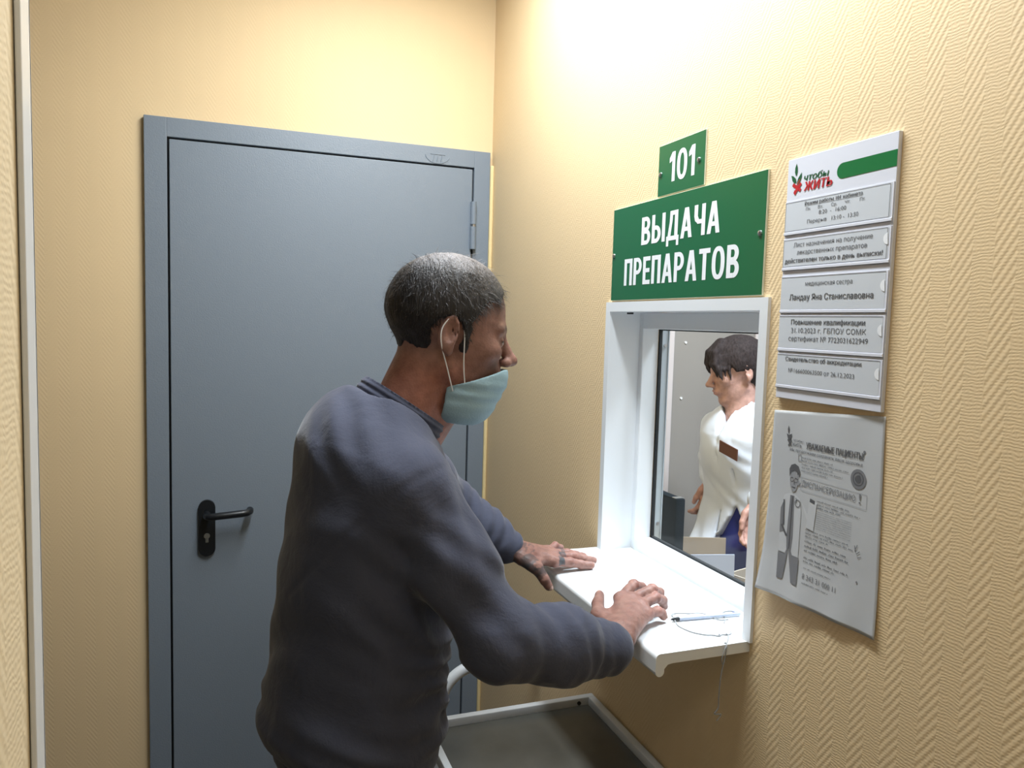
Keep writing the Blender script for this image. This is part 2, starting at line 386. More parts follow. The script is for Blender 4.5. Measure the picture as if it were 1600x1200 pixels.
# handle set
hd = MB()
pl = []
hw, zt, zb, hx = 0.0235, 1.000, 0.830, -0.056
for i in range(13): a = math.pi*i/12; pl.append((hx+hw*math.cos(a), zt-hw+hw*math.sin(a)))
for i in range(13): a = math.pi+math.pi*i/12; pl.append((hx+hw*math.cos(a), zb+hw+hw*math.sin(a)))
hd.prism(pl, 1, YF-0.011, YF-0.001); hp = hd.build('handle_plate', M_BLACK, leaf, smooth=True)
yl = YF-0.050
lv = MB(); lv.tube([(hx, YF-0.010, 0.958), (hx, yl+0.012, 0.958), (hx+0.004, yl+0.004, 0.958), (hx+0.014, yl, 0.958), (hx+0.05, yl, 0.960), (hx+0.098, yl, 0.963), (hx+0.112, yl+0.003, 0.964), (hx+0.120, yl+0.014, 0.965), (hx+0.121, YF-0.018, 0.965)], [0.0105]*9, 14)
lv.build('handle_lever', M_BLACK, leaf, smooth=True)
lk = MB(); lk.tube([(hx, YF-0.011, 0.892), (hx, YF-0.0135, 0.892)], 0.0085, 20); lk.box(hx-0.0045, hx+0.0045, YF-0.0135, YF-0.011, 0.872, 0.888, 0.002)
lk.build('lock_cylinder', M_LOCK, leaf, smooth=True)

# ------------------------------------------------------------------ service window in the right wall
win = empty('window_1', (XR, 1.29, WZ0)); win['kind'] = 'structure'
co = 0.020
cs = MB()   # outer casing on the wall, mitred
xa = XR-0.006
def mitred(y0o, z0o, y0i, z0i, y1i, z1i, y1o, z1o): cs.prism([(y0o, z0o), (y0i, z0i), (y1i, z1i), (y1o, z1o)], 0, xa, XR+0.001)
oy0, oy1, oz0, oz1 = WY0-0.020, WY1+0.014, WZ0-0.0, WZ1+0.018
iy0, iy1, iz1 = WY0, WY1-0.005, WZ1-0.003
mitred(oy0, oz1, iy0, iz1, iy1, iz1, oy1, oz1)
mitred(oy1, oz0, oy1, oz1, iy1, iz1, iy1, oz0)
mitred(oy0, oz0, oy0, oz1, iy0, iz1, iy0, oz0)
cs.build('casing', M_PVC, win)
rv = MB()   # lining of the reveal
rv.box(XR+0.0008, 0.8955, WY1-0.0046, WY1, WZ0, WZ1); rv.box(XR+0.0008, 0.8955, WY0-0.001, WY0+0.0004, WZ0, WZ1); rv.box(XR+0.0008, 0.8955, WY0+0.0004, WY1-0.0046, WZ1-0.0026, WZ1)
rv.build('reveal_lining', M_PVC, win)
fm = MB()   # inner frame profile
xf0, xf1 = 0.893, 0.935; fy0, fy1, fz0, fz1_ = WY0+0.020, WY1-0.020, WZ0+0.026, WZ1-0.040
fm.box(xf0, xf1, fy1, WY1-0.004, WZ0, WZ1, 0.002); fm.box(xf0, xf1, WY0+0.003, fy0, WZ0, WZ1, 0.002)
fm.box(xf0, xf1, fy0-0.001, fy1+0.001, fz1_, WZ1-0.003, 0.002); fm.box(xf0, xf1, fy0-0.001, fy1+0.001, WZ0-0.01, fz0, 0.002)
fm.build('window_frame', M_PVC, win)
gk = MB(); g = 0.004
gk.box(0.936, 0.943, fy1-g, fy1+0.002, fz0-g, fz1_+g); gk.box(0.936, 0.943, fy0-0.002, fy0+g, fz0-g, fz1_+g)
gk.box(0.936, 0.943, fy0, fy1, fz1_-g*0.7, fz1_+g); gk.box(0.936, 0.943, fy0, fy1, fz0-g, fz0+g*0.9)
gk.build('gasket', M_DARKGAP, win)
gl = MB(); gl.box(0.9375, 0.9415, fy0, fy1, fz0, fz1_); gl.build('pane', M_GLASS, win)
rl = MB(); rl.box(0.944, 0.960, fy1-0.002, fy1+0.012, fz0-0.03, fz1_+0.03, 0.001); rl.box(0.960, 0.963, fy1-0.004, fy1+0.012, fz0-0.03, fz1_+0.03, 0.001)
rlo = rl.build('slide_rail', M_ALU, win)
for zz in (1.508, 1.088):
    s_ = MB(); s_.tube([(0.952, fy1-0.002, zz), (0.952, fy1-0.0045, zz)], 0.0042, 12); s_.build('screw', M_STEEL, rlo, smooth=True)
vn = MB(); vn.box(0.846, 0.852, 1.523, 1.529, WZ1-0.008, WZ1-0.004); vn.box(0.846, 0.852, 1.510, 1.517, WZ1-0.008, WZ1-0.004); vn.build('catch', M_DARKGAP, win)

# sill board with a rounded drop nose
sl = MB()
prof = []
SX0 = 0.640
for i in range(7): a = math.pi/2 + (math.pi/2)*i/6; prof.append((SX0+0.008+0.008*math.cos(a), 1.030-0.008+0.008*math.sin(a)))
prof += [(SX0, 1.002)]
for i in range(9): a = math.pi + math.pi*i/8; prof.append((SX0+0.008+0.008*math.cos(a), 1.000+0.008*math.sin(a)))
prof += [(SX0+0.016, 1.004), (SX0+0.022, 1.0105), (SX0+0.03, 1.012), (0.8935, 1.012), (0.8935, 1.030)]
sl.prism(prof, 1, 1.017, 1.576)
sill = struct('windowsill', sl, M_SILL); sill.name = 'trim_5'
tag(sill)

# ------------------------------------------------------------------ lettering
def text_mesh(s):
    cu = bpy.data.curves.new('t', 'FONT'); cu.body = s; cu.size = 1.0; cu.resolution_u = 3
    return cu
def text_polys(s, x0, x1, yb, cap, bold=0.0, shear=0.0):
    """a text line fitted between x0 and x1 with a given capital height: list of (verts 2D, faces), one per outline"""
    from mathutils.geometry import tessellate_polygon
    cu = text_mesh(s); cu.fill_mode = 'NONE'; cu.shear = shear
    o = bpy.data.objects.new('t', cu); COL.objects.link(o)
    dg = bpy.context.evaluated_depsgraph_get(); dg.update()
    me = bpy.data.meshes.new_from_object(o.evaluated_get(dg))
    pts = [(v.co.x, v.co.y) for v in me.vertices]; nb = {}
    for e in me.edges:
        p, q = e.vertices; nb.setdefault(p, []).append(q); nb.setdefault(q, []).append(p)
    nxt = {}
    for e in me.edges: nxt.setdefault(e.vertices[0], e.vertices[1])
    bpy.data.objects.remove(o); bpy.data.meshes.remove(me); bpy.data.curves.remove(cu)
    if not pts: return []
    seen = set(); loops = []
    for st0 in sorted(nb):
        if st0 in seen: continue
        lp_ = [st0]; seen.add(st0); cur = nb[st0][0] if nb[st0] else None
        # keep the drawing direction: vertex numbers rise along an outline
        if cur is not None and st0+1 in nb[st0]: cur = st0+1
        while cur is not None and cur not in seen:
            lp_.append(cur); seen.add(cur); n_ = [q for q in nb[cur] if q not in seen]; cur = n_[0] if n_ else None
        if len(lp_) > 2: loops.append([pts[i] for i in lp_])
    area = lambda L: 0.5*sum(L[i][0]*L[(i+1) % len(L)][1]-L[(i+1) % len(L)][0]*L[i][1] for i in range(len(L)))
    ar = [area(L) for L in loops]
    def inside(p, L):
        c_ = False; j = len(L)-1
        for i in range(len(L)):
            if (L[i][1] > p[1]) != (L[j][1] > p[1]) and p[0] < (L[j][0]-L[i][0])*(p[1]-L[i][1])/(L[j][1]-L[i][1])+L[i][0]: c_ = not c_
            j = i
        return c_
    isout = {}; holes = {}
    for i in sorted(range(len(loops)), key=lambda i: -abs(ar[i])):
        cand = [k for k in isout if abs(ar[k]) > abs(ar[i]) and inside(loops[i][0], loops[k])]
        near = min(cand, key=lambda k: abs(ar[k])) if cand else None
        if near is None or not isout[near] or ar[near]*ar[i] > 0: isout[i] = True; holes.setdefault(i, [])
        else: isout[i] = False; holes.setdefault(near, []).append(i)
    outs = [i for i in range(len(loops)) if isout[i]]
    k_ = cap/0.72; mn = min(p[0] for p in pts); mx_ = max(p[0] for p in pts)
    F_ = lambda p: (x0+(p[0]-mn)*(x1-x0)/(mx_-mn), yb+p[1]*k_)
    res = []
    for i in outs:
        ls = [loops[i]]+[loops[h_] for h_ in holes[i]]
        tri = tessellate_polygon([[Vector((p[0], p[1], 0)) for p in L] for L in ls])
        res.append(([F_(p) for L in ls for p in L], [tuple(t_) for t_ in tri]))
    return res

class Print2D:
    """flat print in millimetres, s to the right and t downwards from the sheet's top left corner"""
    def __init__(s): s.v = []; s.f = []; s.g = []; s.k = 0
    def add(s, v, f):
        n = len(s.v); s.g += [s.k]*len(v); s.k += 1; s.v += [tuple(map(float, p)) for p in v]; s.f += [tuple(i+n for i in q) for q in f]
    def text(s, txt, x0, x1, tb, cap, bold=0.0, shear=0.0, slope=0.0):
        for v, f in text_polys(txt, x0, x1, 0, cap, bold, shear):
            s.add([(p[0], tb-p[1]+slope*(p[0]-x0)) for p in v], f)
        return s
    def rect(s, x0, t0, x1, t1): s.add([(x0, t0), (x1, t0), (x1, t1), (x0, t1)], [(0, 1, 2, 3)]); return s
    def line(s, a, b, w_):
        dx, dy = b[0]-a[0], b[1]-a[1]; l_ = math.hypot(dx, dy); nx, ny = -dy/l_*w_/2, dx/l_*w_/2
        s.add([(a[0]+nx, a[1]+ny), (b[0]+nx, b[1]+ny), (b[0]-nx, b[1]-ny), (a[0]-nx, a[1]-ny)], [(0, 1, 2, 3)]); return s
    def frame(s, x0, t0, x1, t1, w_):
        for a, b in (((x0, t0), (x1, t0)), ((x1, t0), (x1, t1)), ((x1, t1), (x0, t1)), ((x0, t1), (x0, t0))): s.line(a, b, w_)
        return s
    def poly(s, pts): s.add(pts, [tuple(range(len(pts)))]); return s
    def ell(s, cx, cy, rx, ry, n=24, a0=0, a1=360):
        return s.poly([(cx+rx*math.cos(math.radians(a0+(a1-a0)*i/n)), cy+ry*math.sin(math.radians(a0+(a1-a0)*i/n))) for i in range(n)])
    def ring(s, cx, cy, r0, r1, n=28):
        p = [(cx+r0*math.cos(2*math.pi*i/n), cy+r0*math.sin(2*math.pi*i/n)) for i in range(n)] + [(cx+r1*math.cos(2*math.pi*i/n), cy+r1*math.sin(2*math.pi*i/n)) for i in range(n)]
        s.add(p, [(i, (i+1) % n, n+(i+1) % n, n+i) for i in range(n)]); return s
    def scribble(s, x0, x1, t, h, lean=0.0):
        """an unreadable line of small print: word-like groups of tiny marks"""
        x = x0
        while x < x1:
            wl = random.uniform(6, 15); xe = min(x+wl, x1)
            while x < xe:
                hh = h*random.choice((0.62, 0.7, 0.7, 1.0)); w_ = h*0.55
                tt = t+lean*(x-x0)
                s.rect(x, tt-hh, x+w_*0.42, tt)
                if random.random() < 0.6: s.rect(x, tt-hh*0.62, x+w_*0.95, tt-hh*0.36)
                x += w_*1.15
            x += h*0.8
        return s
    def build(s, name, m, mapf, parent, lift=0.0):
        me = bpy.data.meshes.new(name)
        # every stroke sits a hair above the one before, so overlapping strokes never coincide
        v = [mapf(a, b, lift+((s.g[i]*37) % 101)*2.4e-6) for i, (a, b) in enumerate(s.v)]
        me.from_pydata(v, [], s.f); me.update()
        o = link(name, me, m)
        o.parent = parent
        mw = Matrix.Identity(4); p = parent
        while p is not None: mw = Matrix.Translation(p.location) @ Euler(p.rotation_euler).to_matrix().to_4x4() @ mw; p = p.parent
        me.transform(mw.inverted())
        return o

def wallmap(Y0, Z0, X0, tilt=0.0):
    ct, st_ = math.cos(tilt), math.sin(tilt)
    def f_(s_, t_, lift=0.0):
        s_, t_ = s_*ct - t_*st_, s_*st_ + t_*ct
        return (X0-lift, Y0-s_/1000, Z0-t_/1000)
    return f_

# condensed bold capitals drawn from bars and bowls (mm, cap height 57)
T = 11.0; HT = 57.0
def glyph(P, ch, x, y, wd=None):
    """draws ch with its lower left corner at x, baseline y (t downwards); returns width"""
    H = HT
    R_ = lambda x0, y0, x1, y1: P.rect(x+x0, y-y1, x+x1, y-y0)
    Q = lambda *pts: P.poly([(x+a, y-b_) for a, b_ in pts])
    def band(o_, i_, closed=False):
        n = len(o_); pts = [(x+a, y-b_) for a, b_ in list(o_)+list(i_)]
        P.add(pts, [(k, (k+1) % n, n+(k+1) % n, n+k) for k in range(n if closed else n-1)])
    def bowl(x0, y0, x1, y1, th=T, tv=8.5):
        rx = min((x1-x0)*0.75, (y1-y0)/2*1.0); cx = x1-rx; cy = (y0+y1)/2; ry = (y1-y0)/2
        R_(x0, y1-tv, cx, y1); R_(x0, y0, cx, y0+tv)
        n = 14; o_ = [(cx+rx*math.cos(a), cy+ry*math.sin(a)) for a in [(-90+180*i/n)*math.pi/180 for i in range(n+1)]]
        i_ = [(cx+(rx-th)*math.cos(a), cy+(ry-tv)*math.sin(a)) for a in [(-90+180*i/n)*math.pi/180 for i in range(n+1)]]
        band(o_, i_)
    def oval(x0, x1):
        n = 28; cx, cy = (x0+x1)/2, H/2; rx, ry = (x1-x0)/2, H/2+0.8
        e = lambda rx, ry, a: (cx+rx*math.copysign(abs(math.cos(a))**0.85, math.cos(a)), cy+ry*math.copysign(abs(math.sin(a))**0.85, math.sin(a)))
        an = [2*math.pi*k/n for k in range(n)]; band([e(rx, ry, a) for a in an], [e(rx-T, ry-8.5, a) for a in an], True)
    if ch == 'В': R_(0, 0, T, H); bowl(T-1, 0, 34, 31); bowl(T-1, 27, 32, H); return 34
    if ch == 'Ы': R_(0, 0, T, H); bowl(T-1, 0, 33, 35); R_(37, 0, 37+T, H); return 48
    if ch == 'Д':
        R_(0, -11, 8, 8.5); R_(34, -11, 42, 8.5); R_(0, 0, 42, 8.5); R_(27, 0, 27+T, H); R_(11, H-8.5, 38, H)
        Q((4, 8), (14, 8), (20, 40), (20.5, H), (11, H), (10, 36)); return 42
    if ch == 'А':
        Q((0, 0), (T, 0), (22.5, H), (12, H)); Q((37, 0), (37-T, 0), (14.5, H), (25, H)); R_(8, 13, 29, 21); return 37
    if ch == 'Ч':
        R_(23, 0, 23+T, H); R_(0, 36, T, H); R_(10, 22, 24, 30); Q((0, 37), (T, 37), (15, 30), (12, 22), (3, 28)); return 34
    if ch == 'П': R_(0, 0, T, H); R_(23, 0, 23+T, H); R_(T, H-9, 24, H); return 34
    if ch == 'Р': R_(0, 0, T, H); bowl(T-1, 22, 33, H); return 33
    if ch == 'Е': R_(0, 0, T, H); R_(T-1, 0, 28, 8.8); R_(T-1, H-8.8, 28, H); R_(T-1, 24.5, 26, 33); return 28
    if ch == 'Т': R_(11.5, 0, 11.5+T, H); R_(0, H-9, 34, H); return 34
    if ch == 'О' or ch == '0': oval(0, 37); return 37
    if ch == '1': R_(10, 0, 10+T, H); Q((10, H), (21, H), (21, H-13), (0, H-20), (0, H-11)); return 23
def word(P, txt, x0, x1, y, ysc=1.0):
    Q = Print2D(); x = 0
    for ch in txt: x += glyph(Q, ch, x, 0) + 5.5
    W = x-5.5; k = (x1-x0)/W
    for q_ in range(Q.k):
        ids = [i for i, g_ in enumerate(Q.g) if g_ == q_]; rm_ = {i: j for j, i in enumerate(ids)}
        P.add([(x0+Q.v[i][0]*k, y+Q.v[i][1]*ysc) for i in ids], [tuple(rm_[i] for i in f_) for f_ in Q.f if f_[0] in rm_])

def sign_panel(name, Y0, Z0, w_, h_, th, label, cat, texts, screws):
    e = empty(name, (XR, Y0-w_/2, Z0-h_), label, cat)
    p = MB(); p.box(XR-th, XR, Y0-w_, Y0, Z0-h_, Z0, 0.0004, 1); p.build('panel', M_SIGNEDGE, e)
    q = MB(); q.box(XR-th-0.0006, XR-th+0.0001, Y0-w_+0.0008, Y0-0.0008, Z0-h_+0.0008, Z0-0.0008); q.build('green_face', M_GREEN, e)
    pr = Print2D()
    for tx, a, b_, y in texts: word(pr, tx, a, b_, y)
    pr.build('lettering', M_WHITE_VINYL, wallmap(Y0, Z0, XR-th-0.0006), e, 0.0004)
    for s_, t_ in screws:
        sc = MB(); sc.tube([(XR-th-0.0006, Y0-s_/1000, Z0-t_/1000), (XR-th-0.0030, Y0-s_/1000, Z0-t_/1000), (XR-th-0.0042, Y0-s_/1000, Z0-t_/1000)], [0.0048, 0.0044, 0.0022], 14)
        sc.build('screw', M_STEEL, e, smooth=True)
sign_panel('room_number_sign', 1.3695, 1.9115, 0.161, 0.1000, 0.003, 'small green sign reading 101 above the large green sign', 'sign', [('101', 42, 131, 77)], [(10, 57), (143, 52)])
sign_panel('office_sign', 1.5515, 1.8085, 0.5225, 0.202, 0.004, 'large green sign reading ВЫДАЧА ПРЕПАРАТОВ directly above the service window', 'sign',
           [('ВЫДАЧА', 127, 400, 88.5), ('ПРЕПАРАТОВ', 59, 460, 170.5)], [(9, 102), (511, 101)])

# ------------------------------------------------------------------ information board
bd = empty('information_board', (XR, 0.876, 1.445), 'white information board with five paper slips, green stripe and red-green logo', 'notice board')
BY, BZ = 0.9795, 1.812
p = MB(); p.box(XR-0.0065, XR, BY-0.208, BY, BZ-0.367, BZ, 0.0008); p.build('back_panel', M_BOARD, bd)
bx = XR-0.0065; bm_ = wallmap(BY, BZ, bx)
g_ = Print2D()
st = [(208-0.5, 23.5), (208-0.5, 45.0)] + [(114+11*math.cos(math.radians(a)), 35.0+11*math.sin(math.radians(a))) for a in range(90, 271, 15)]
g_.poly(st); g_.build('green_stripe', M_STRIPE, bm_, bd, 0.0004)
lg = Print2D()
lg.poly([(18.5, 26.5), (16.0, 21), (16.2, 14.5), (18.8, 8), (21.5, 14.5), (22, 21), (20.5, 26.5)])
lg.poly([(8.5, 25), (13, 26), (19, 31), (20.5, 37), (16, 37.5), (11.5, 33)])
lg.poly([(31, 23), (31.5, 29), (29, 36), (23, 42), (21.5, 38), (24, 31)])
for dx_ in (0, 0.8): lg.text('чтобы', 36.5+dx_, 87+dx_, 37.2, 10.0, 0.0, 0.2)
lgo = lg.build('logo_green_part', M_LGREEN, bm_, bd, 0.0004)
lr = Print2D()
lr.line((13, 39), (31, 50), 5.2); lr.line((31, 39), (17, 53.5), 5.2); lr.line((18, 48), (19.5, 55), 3.0); lr.line((28, 33), (20, 44), 1.6)
for dx_ in (0, 0.8, 1.6): lr.text('ЖИТЬ', 37.5+dx_, 94+dx_, 52.3, 13.2, 0.0, 0.15)
lr.build('logo_red_part', M_RED, bm_, bd, 0.0006)
slips = [
 (66, 110, 'framed', [('Режим работы 101 кабинета', 43, 154, 74.0, 4.8, 0.010, 1), ('Пн.', 46, 56, 82.2, 4.4, 0.004, 0), ('Вт.', 71, 81, 82.2, 4.4, 0.004, 0), ('Ср.', 97, 108, 82.2, 4.4, 0.004, 0), ('Чт.', 123, 133, 82.2, 4.4, 0.004, 0), ('Пт.', 150, 160, 82.2, 4.4, 0.004, 0), ('8:20  -  16:00', 73, 126, 90.5, 5.4, 0.004, 0), ('Перерыв   13:10 -  13:50', 50, 149, 101.8, 5.4, 0.004, 0)]),
 (123, 164, 'framed', [('Лист назначения на получение', 24, 177, 135, 6.4, 0.006, 0), ('лекарственных препаратов', 32, 168, 146.5, 6.4, 0.006, 0), ('действителен только в день выписки!', 6, 195, 158.5, 6.4, 0.010, 0)]),
 (180.5, 229, 'plain', [('медицинская сестра', 54, 146, 194, 6.2, 0.004, 0), ('Ландау Яна Станиславовна', 21, 184, 215, 8.2, 0.012, 0)]),
 (240, 288, 'plain', [('Повышение квалификации', 28, 173, 252, 7.0, 0.012, 0), ('31.10.2023 г. ГБПОУ СОМК', 29, 176, 264.5, 7.0, 0.006, 0), ('сертификат № 7723031622949', 24, 180, 277, 7.0, 0.008, 0)]),
 (299, 345, 'plain', [('Свидетельство об аккредитации', 20, 171, 308, 6.0, 0.010, 0), ('№166600063500 от 26.12.2023', 28, 160, 325.5, 6.0, 0.008, 0)]),
]
for t0, t1, kind, lines in slips:
    pk = MB(); pk.box(bx-0.0024, bx-0.0004, BY-0.2065, BY-0.0005, BZ-(t1+5.5)/1000, BZ-(t1+1.0)/1000, 0.0006); pk.box(bx-0.0012, bx-0.0003, BY-0.2065, BY-0.0005, BZ-t1/1000-0.001, BZ-(t0-2)/1000, 0.0002, 1)
    pko = pk.build('card_holder', M_BOARD, bd)
    sp_ = Print2D(); sp_.rect(1.5, t0, 203, t1); spo = sp_.build('paper_slip', M_PAPER, bm_, pko, 0.0014)
    ln = Print2D()
    if kind == 'framed': ln.frame(1.8, t0+0.4, 201, t1-0.4, 0.55)
    else: ln.line((1.5, t0), (203, t0), 0.7)
    ln.line((0.5, t1+5.6), (206, t1+5.6), 0.9)
    for tx, a, b_, tb, cap, bo, ul in lines:
        ln.text(tx, a, b_, tb, cap*1.08, 0.0)
        if bo > 0.009: ln.text(tx, a+0.45, b_+0.45, tb, cap*1.08, 0.0)
        if ul: ln.line((a, tb+1.1), (b_, tb+1.1), 0.45)
    ln.build('printed_text', M_INK_M, bm_, pko, 0.0017)
    if t0 > 100:
        nt = Print2D(); tc_ = (t0+t1)/2-6  # half-moon finger cut-out at the right edge
        nt.ell(203, tc_, 8, 8, 18, 90, 270); nt.build('thumb_notch', M_WHITE_VINYL, bm_, pko, 0.0020)

# ------------------------------------------------------------------ laminated poster
ps = empty('laminated_poster', (XR, 0.876, 1.132), 'grey laminated paper poster with doctor drawing, hanging below the information board', 'poster')
PC = [np.array(c_, float) for c_ in ((0.5, 13), (217.5, -3), (226, 299), (-8, 304))]   # TL TR BR BL in mm
PY, PZ = 0.985, 1.437
def poster_pt(u, v, lift=0.0):
    q = (1-u)*(1-v)*PC[0] + u*(1-v)*PC[1] + u*v*PC[2] + (1-u)*v*PC[3]
    curl = 0.0012 + 0.010*max(0, v-0.72)**1.5*(1.6 - u*1.2)/0.28**1.5*0.6 + 0.004*max(0, 0.12-u)/0.12*max(0, v-0.5)*2
    wav = 0.0011*math.sin(u*19+0.6*v)*max(0, v-0.80)/0.2 + 0.0006*math.sin(v*9+1)*(1-u) + 0.0008*math.sin(u*11)*max(0, 0.14-v)/0.14
    bot = 0.0
    if v > 0.999: bot = 0.0
    return (XR-curl-wav-0.0006-lift, PY-q[0]/1000, PZ-q[1]/1000)
def sheet(name, u0, u1, v0, v1, nu, nv, m, parent, lift, thick=0.0):
    vs_ = [poster_pt(u0+(u1-u0)*i/nu, v0+(v1-v0)*j/nv, lift) for j in range(nv+1) for i in range(nu+1)]
    fs = [(j*(nu+1)+i, j*(nu+1)+i+1, (j+1)*(nu+1)+i+1, (j+1)*(nu+1)+i) for j in range(nv) for i in range(nu)]
    me = bpy.data.meshes.new(name); me.from_pydata(vs_, [], fs); me.update()
    o = link(name, me, m, smooth=True); o.parent = parent; me.transform(Matrix.Translation(parent.location).inverted())
    if thick:
        md = o.modifiers.new('thickness', 'SOLIDIFY'); md.thickness = thick; md.offset = 0
    return o
M_LAMINATE = mat('laminate', (0.56, 0.58, 0.60, 1), 0.22, noise=0.03, nscale=14)
sheet('laminate', 0, 1, 0, 1, 44, 56, M_LAMINATE, ps, 0.0, 0.0004)
def pmap(s_, t_, lift=0.0):
    # mm of the sheet frame -> uv (bilinear inverse approximated; the quad is nearly a rectangle)
    t_ = t_ + 0.0
    u, v = s_/217.0, t_/300.0
    for _ in range(4):
        q = (1-u)*(1-v)*PC[0] + u*(1-v)*PC[1] + u*v*PC[2] + (1-u)*v*PC[3]
        u += (s_-q[0])/220.0; v += (t_-q[1])/300.0
    return poster_pt(u, v, lift+0.0004)
def pbuild(P, name, m, lift): return P.build(name, m, pmap, pr_, lift)
pr_ = ps
a = Print2D(); a.poly([(34, 39), (36, 33), (38, 39), (37, 45), (35, 45)]); a.poly([(32, 46), (37, 48), (44, 45), (42, 54), (36, 56)]); a.line((35, 55), (43, 63), 3); a.line((43, 55), (37, 65), 3)
a.text('ЖИТЬ', 45, 66, 63.5, 5.5, 0.0); pbuild(a, 'printed_logo', M_INK_M, 0.0003)
a = Print2D(); a.text('УВАЖАЕМЫЕ ПАЦИЕНТЫ!', 75, 186, 63, 9.5, 0.0, 0, -0.02); a.text('УВАЖАЕМЫЕ ПАЦИЕНТЫ!', 75.7, 186.7, 63, 9.5, 0.0, 0, -0.02); pbuild(a, 'printed_heading', M_INK_M, 0.0003)
a = Print2D(); a.text('Мы продолжаем сохранять ваше здоровье.', 40, 186, 71.5, 4.6, 0.0, 0.2, -0.01); pbuild(a, 'printed_subheading', M_INK_M, 0.0003)
a = Print2D(); a.text('чтобы', 47, 68, 55.5, 3.5, 0.0); 
for i, x1 in enumerate((130, 160, 131, 150, 122)): a.scribble(68, x1, 79+i*5.0, 2.4)
for i, x1 in enumerate((165, 187, 150)): a.scribble(104, x1, 138+i*5, 2.6)
for i, x1 in enumerate((168, 176, 130)): a.scribble(84, x1, 186+i*5, 2.6)
for i, x1 in enumerate((165, 170, 150)): a.scribble(84, x1, 204+i*7, 3.4)
for i, x1 in enumerate((171, 145)): a.scribble(84, x1, 229+i*5.5, 3.2)
a.scribble(86, 140, 244, 2.0); a.scribble(86, 138, 267, 2.2)
pbuild(a, 'small_print', M_INK_M, 0.0003).__setitem__('kind', 'stuff')
a = Print2D()
for i in range(9): a.scribble(104, 172, 153+i*3.2, 1.3)
pbuild(a, 'fine_print', M_INK_L, 0.0003).__setitem__('kind', 'stuff')
a = Print2D(); a.text('ДИСПАНСЕРИЗАЦИЮ', 70, 176, 121, 9, 0.0); a.text('!', 182, 186, 122, 14, 0.0); pbuild(a, 'printed_title', M_INK_L, 0.0003)
a = Print2D(); a.frame(68, 108, 196, 128, 0.6); a.frame(60, 74, 66, 84, 1.2); pbuild(a, 'printed_frame', M_INK_P, 0.0002)
a = Print2D(); a.text('8 343 31 000 11', 85, 152, 259.5, 8.0, 0.0); pbuild(a, 'phone_number', M_INK_L, 0.0003)
a = Print2D(); a.ring(179, 89, 14, 10); a.ring(179, 89, 8, 6); pbuild(a, 'round_emblem', M_INK_L, 0.0003)
a = Print2D(); a.ring(179, 89, 10, 8); a.ell(179, 89, 5.5, 5.5); pbuild(a, 'emblem_centre', M_INK_M, 0.0003)
for cx_, cy_, r_ in ((187, 50, 2.4), (188, 232, 1.7)):
    a = Print2D(); a.ell(cx_, cy_, r_, r_); pbuild(a, 'small_dot', M_INK_L, 0.0003)
a = Print2D(); a.line((180, 182), (182, 190), 1.2); a.line((185, 180), (181, 190), 1.2); a.line((190, 188), (184, 193), 1.2); a.line((193, 195), (186, 198), 1.0); pbuild(a, 'burst_lines', M_INK_L, 0.0003)
# the drawn doctor: coat, trousers, head
a = Print2D(); a.poly([(34, 142), (44, 138), (58, 138), (68, 142), (72, 160), (72, 232), (58, 232), (54, 224), (47, 224), (43, 233), (28, 233), (27, 165)])
a.poly([(68, 142), (74, 150), (88, 176), (96, 168), (98, 148), (92, 146), (86, 162), (76, 150)]); a.poly([(88, 138), (104, 140), (100, 184), (84, 182)])
pbuild(a, 'drawn_coat', M_INK_W, 0.0003)
a = Print2D(); a.poly([(47, 140), (56, 140), (58, 205), (56, 226), (46, 226), (44, 205)]); a.poly([(28, 234), (43, 234), (47, 224), (49, 230), (44, 274), (31, 275)]); a.poly([(50, 224), (55, 224), (59, 232), (74, 232), (76, 275), (63, 274), (57, 252)])
a.poly([(27, 165), (34, 150), (36, 200), (28, 204)]); pbuild(a, 'drawn_clothes', M_INK_L, 0.0005)
a = Print2D(); a.ell(53, 116, 9.0, 18); a.ell(63.5, 118, 2.5, 4); pbuild(a, 'drawn_face', M_INK_P, 0.0005)
a = Print2D(); a.poly([(43, 112), (42, 100), (46, 93), (54, 90), (62, 93), (66, 102), (64, 110), (61, 103), (54, 101), (47, 104)]); a.line((46, 113), (51, 112), 1.0); a.line((55, 112), (61, 113), 1.0); a.ring(48.5, 115.5, 3.6, 2.9, 14); a.ring(57.5, 115.5, 3.6, 2.9, 14)
a.line((53, 116), (54.5, 122), 1.2); a.line((49, 127), (57, 127), 1.4); a.ring(64, 150, 6, 4.8, 16); a.line((60, 142), (62, 150), 1.2); a.line((34, 150), (36, 190), 3); a.line((32, 190), (44, 205), 4); a.poly([(90, 136), (100, 138), (99, 143), (89, 141)])
a.line((52, 141), (51, 224), 2.0)
pbuild(a, 'drawn_details', M_INK_M, 0.0007)

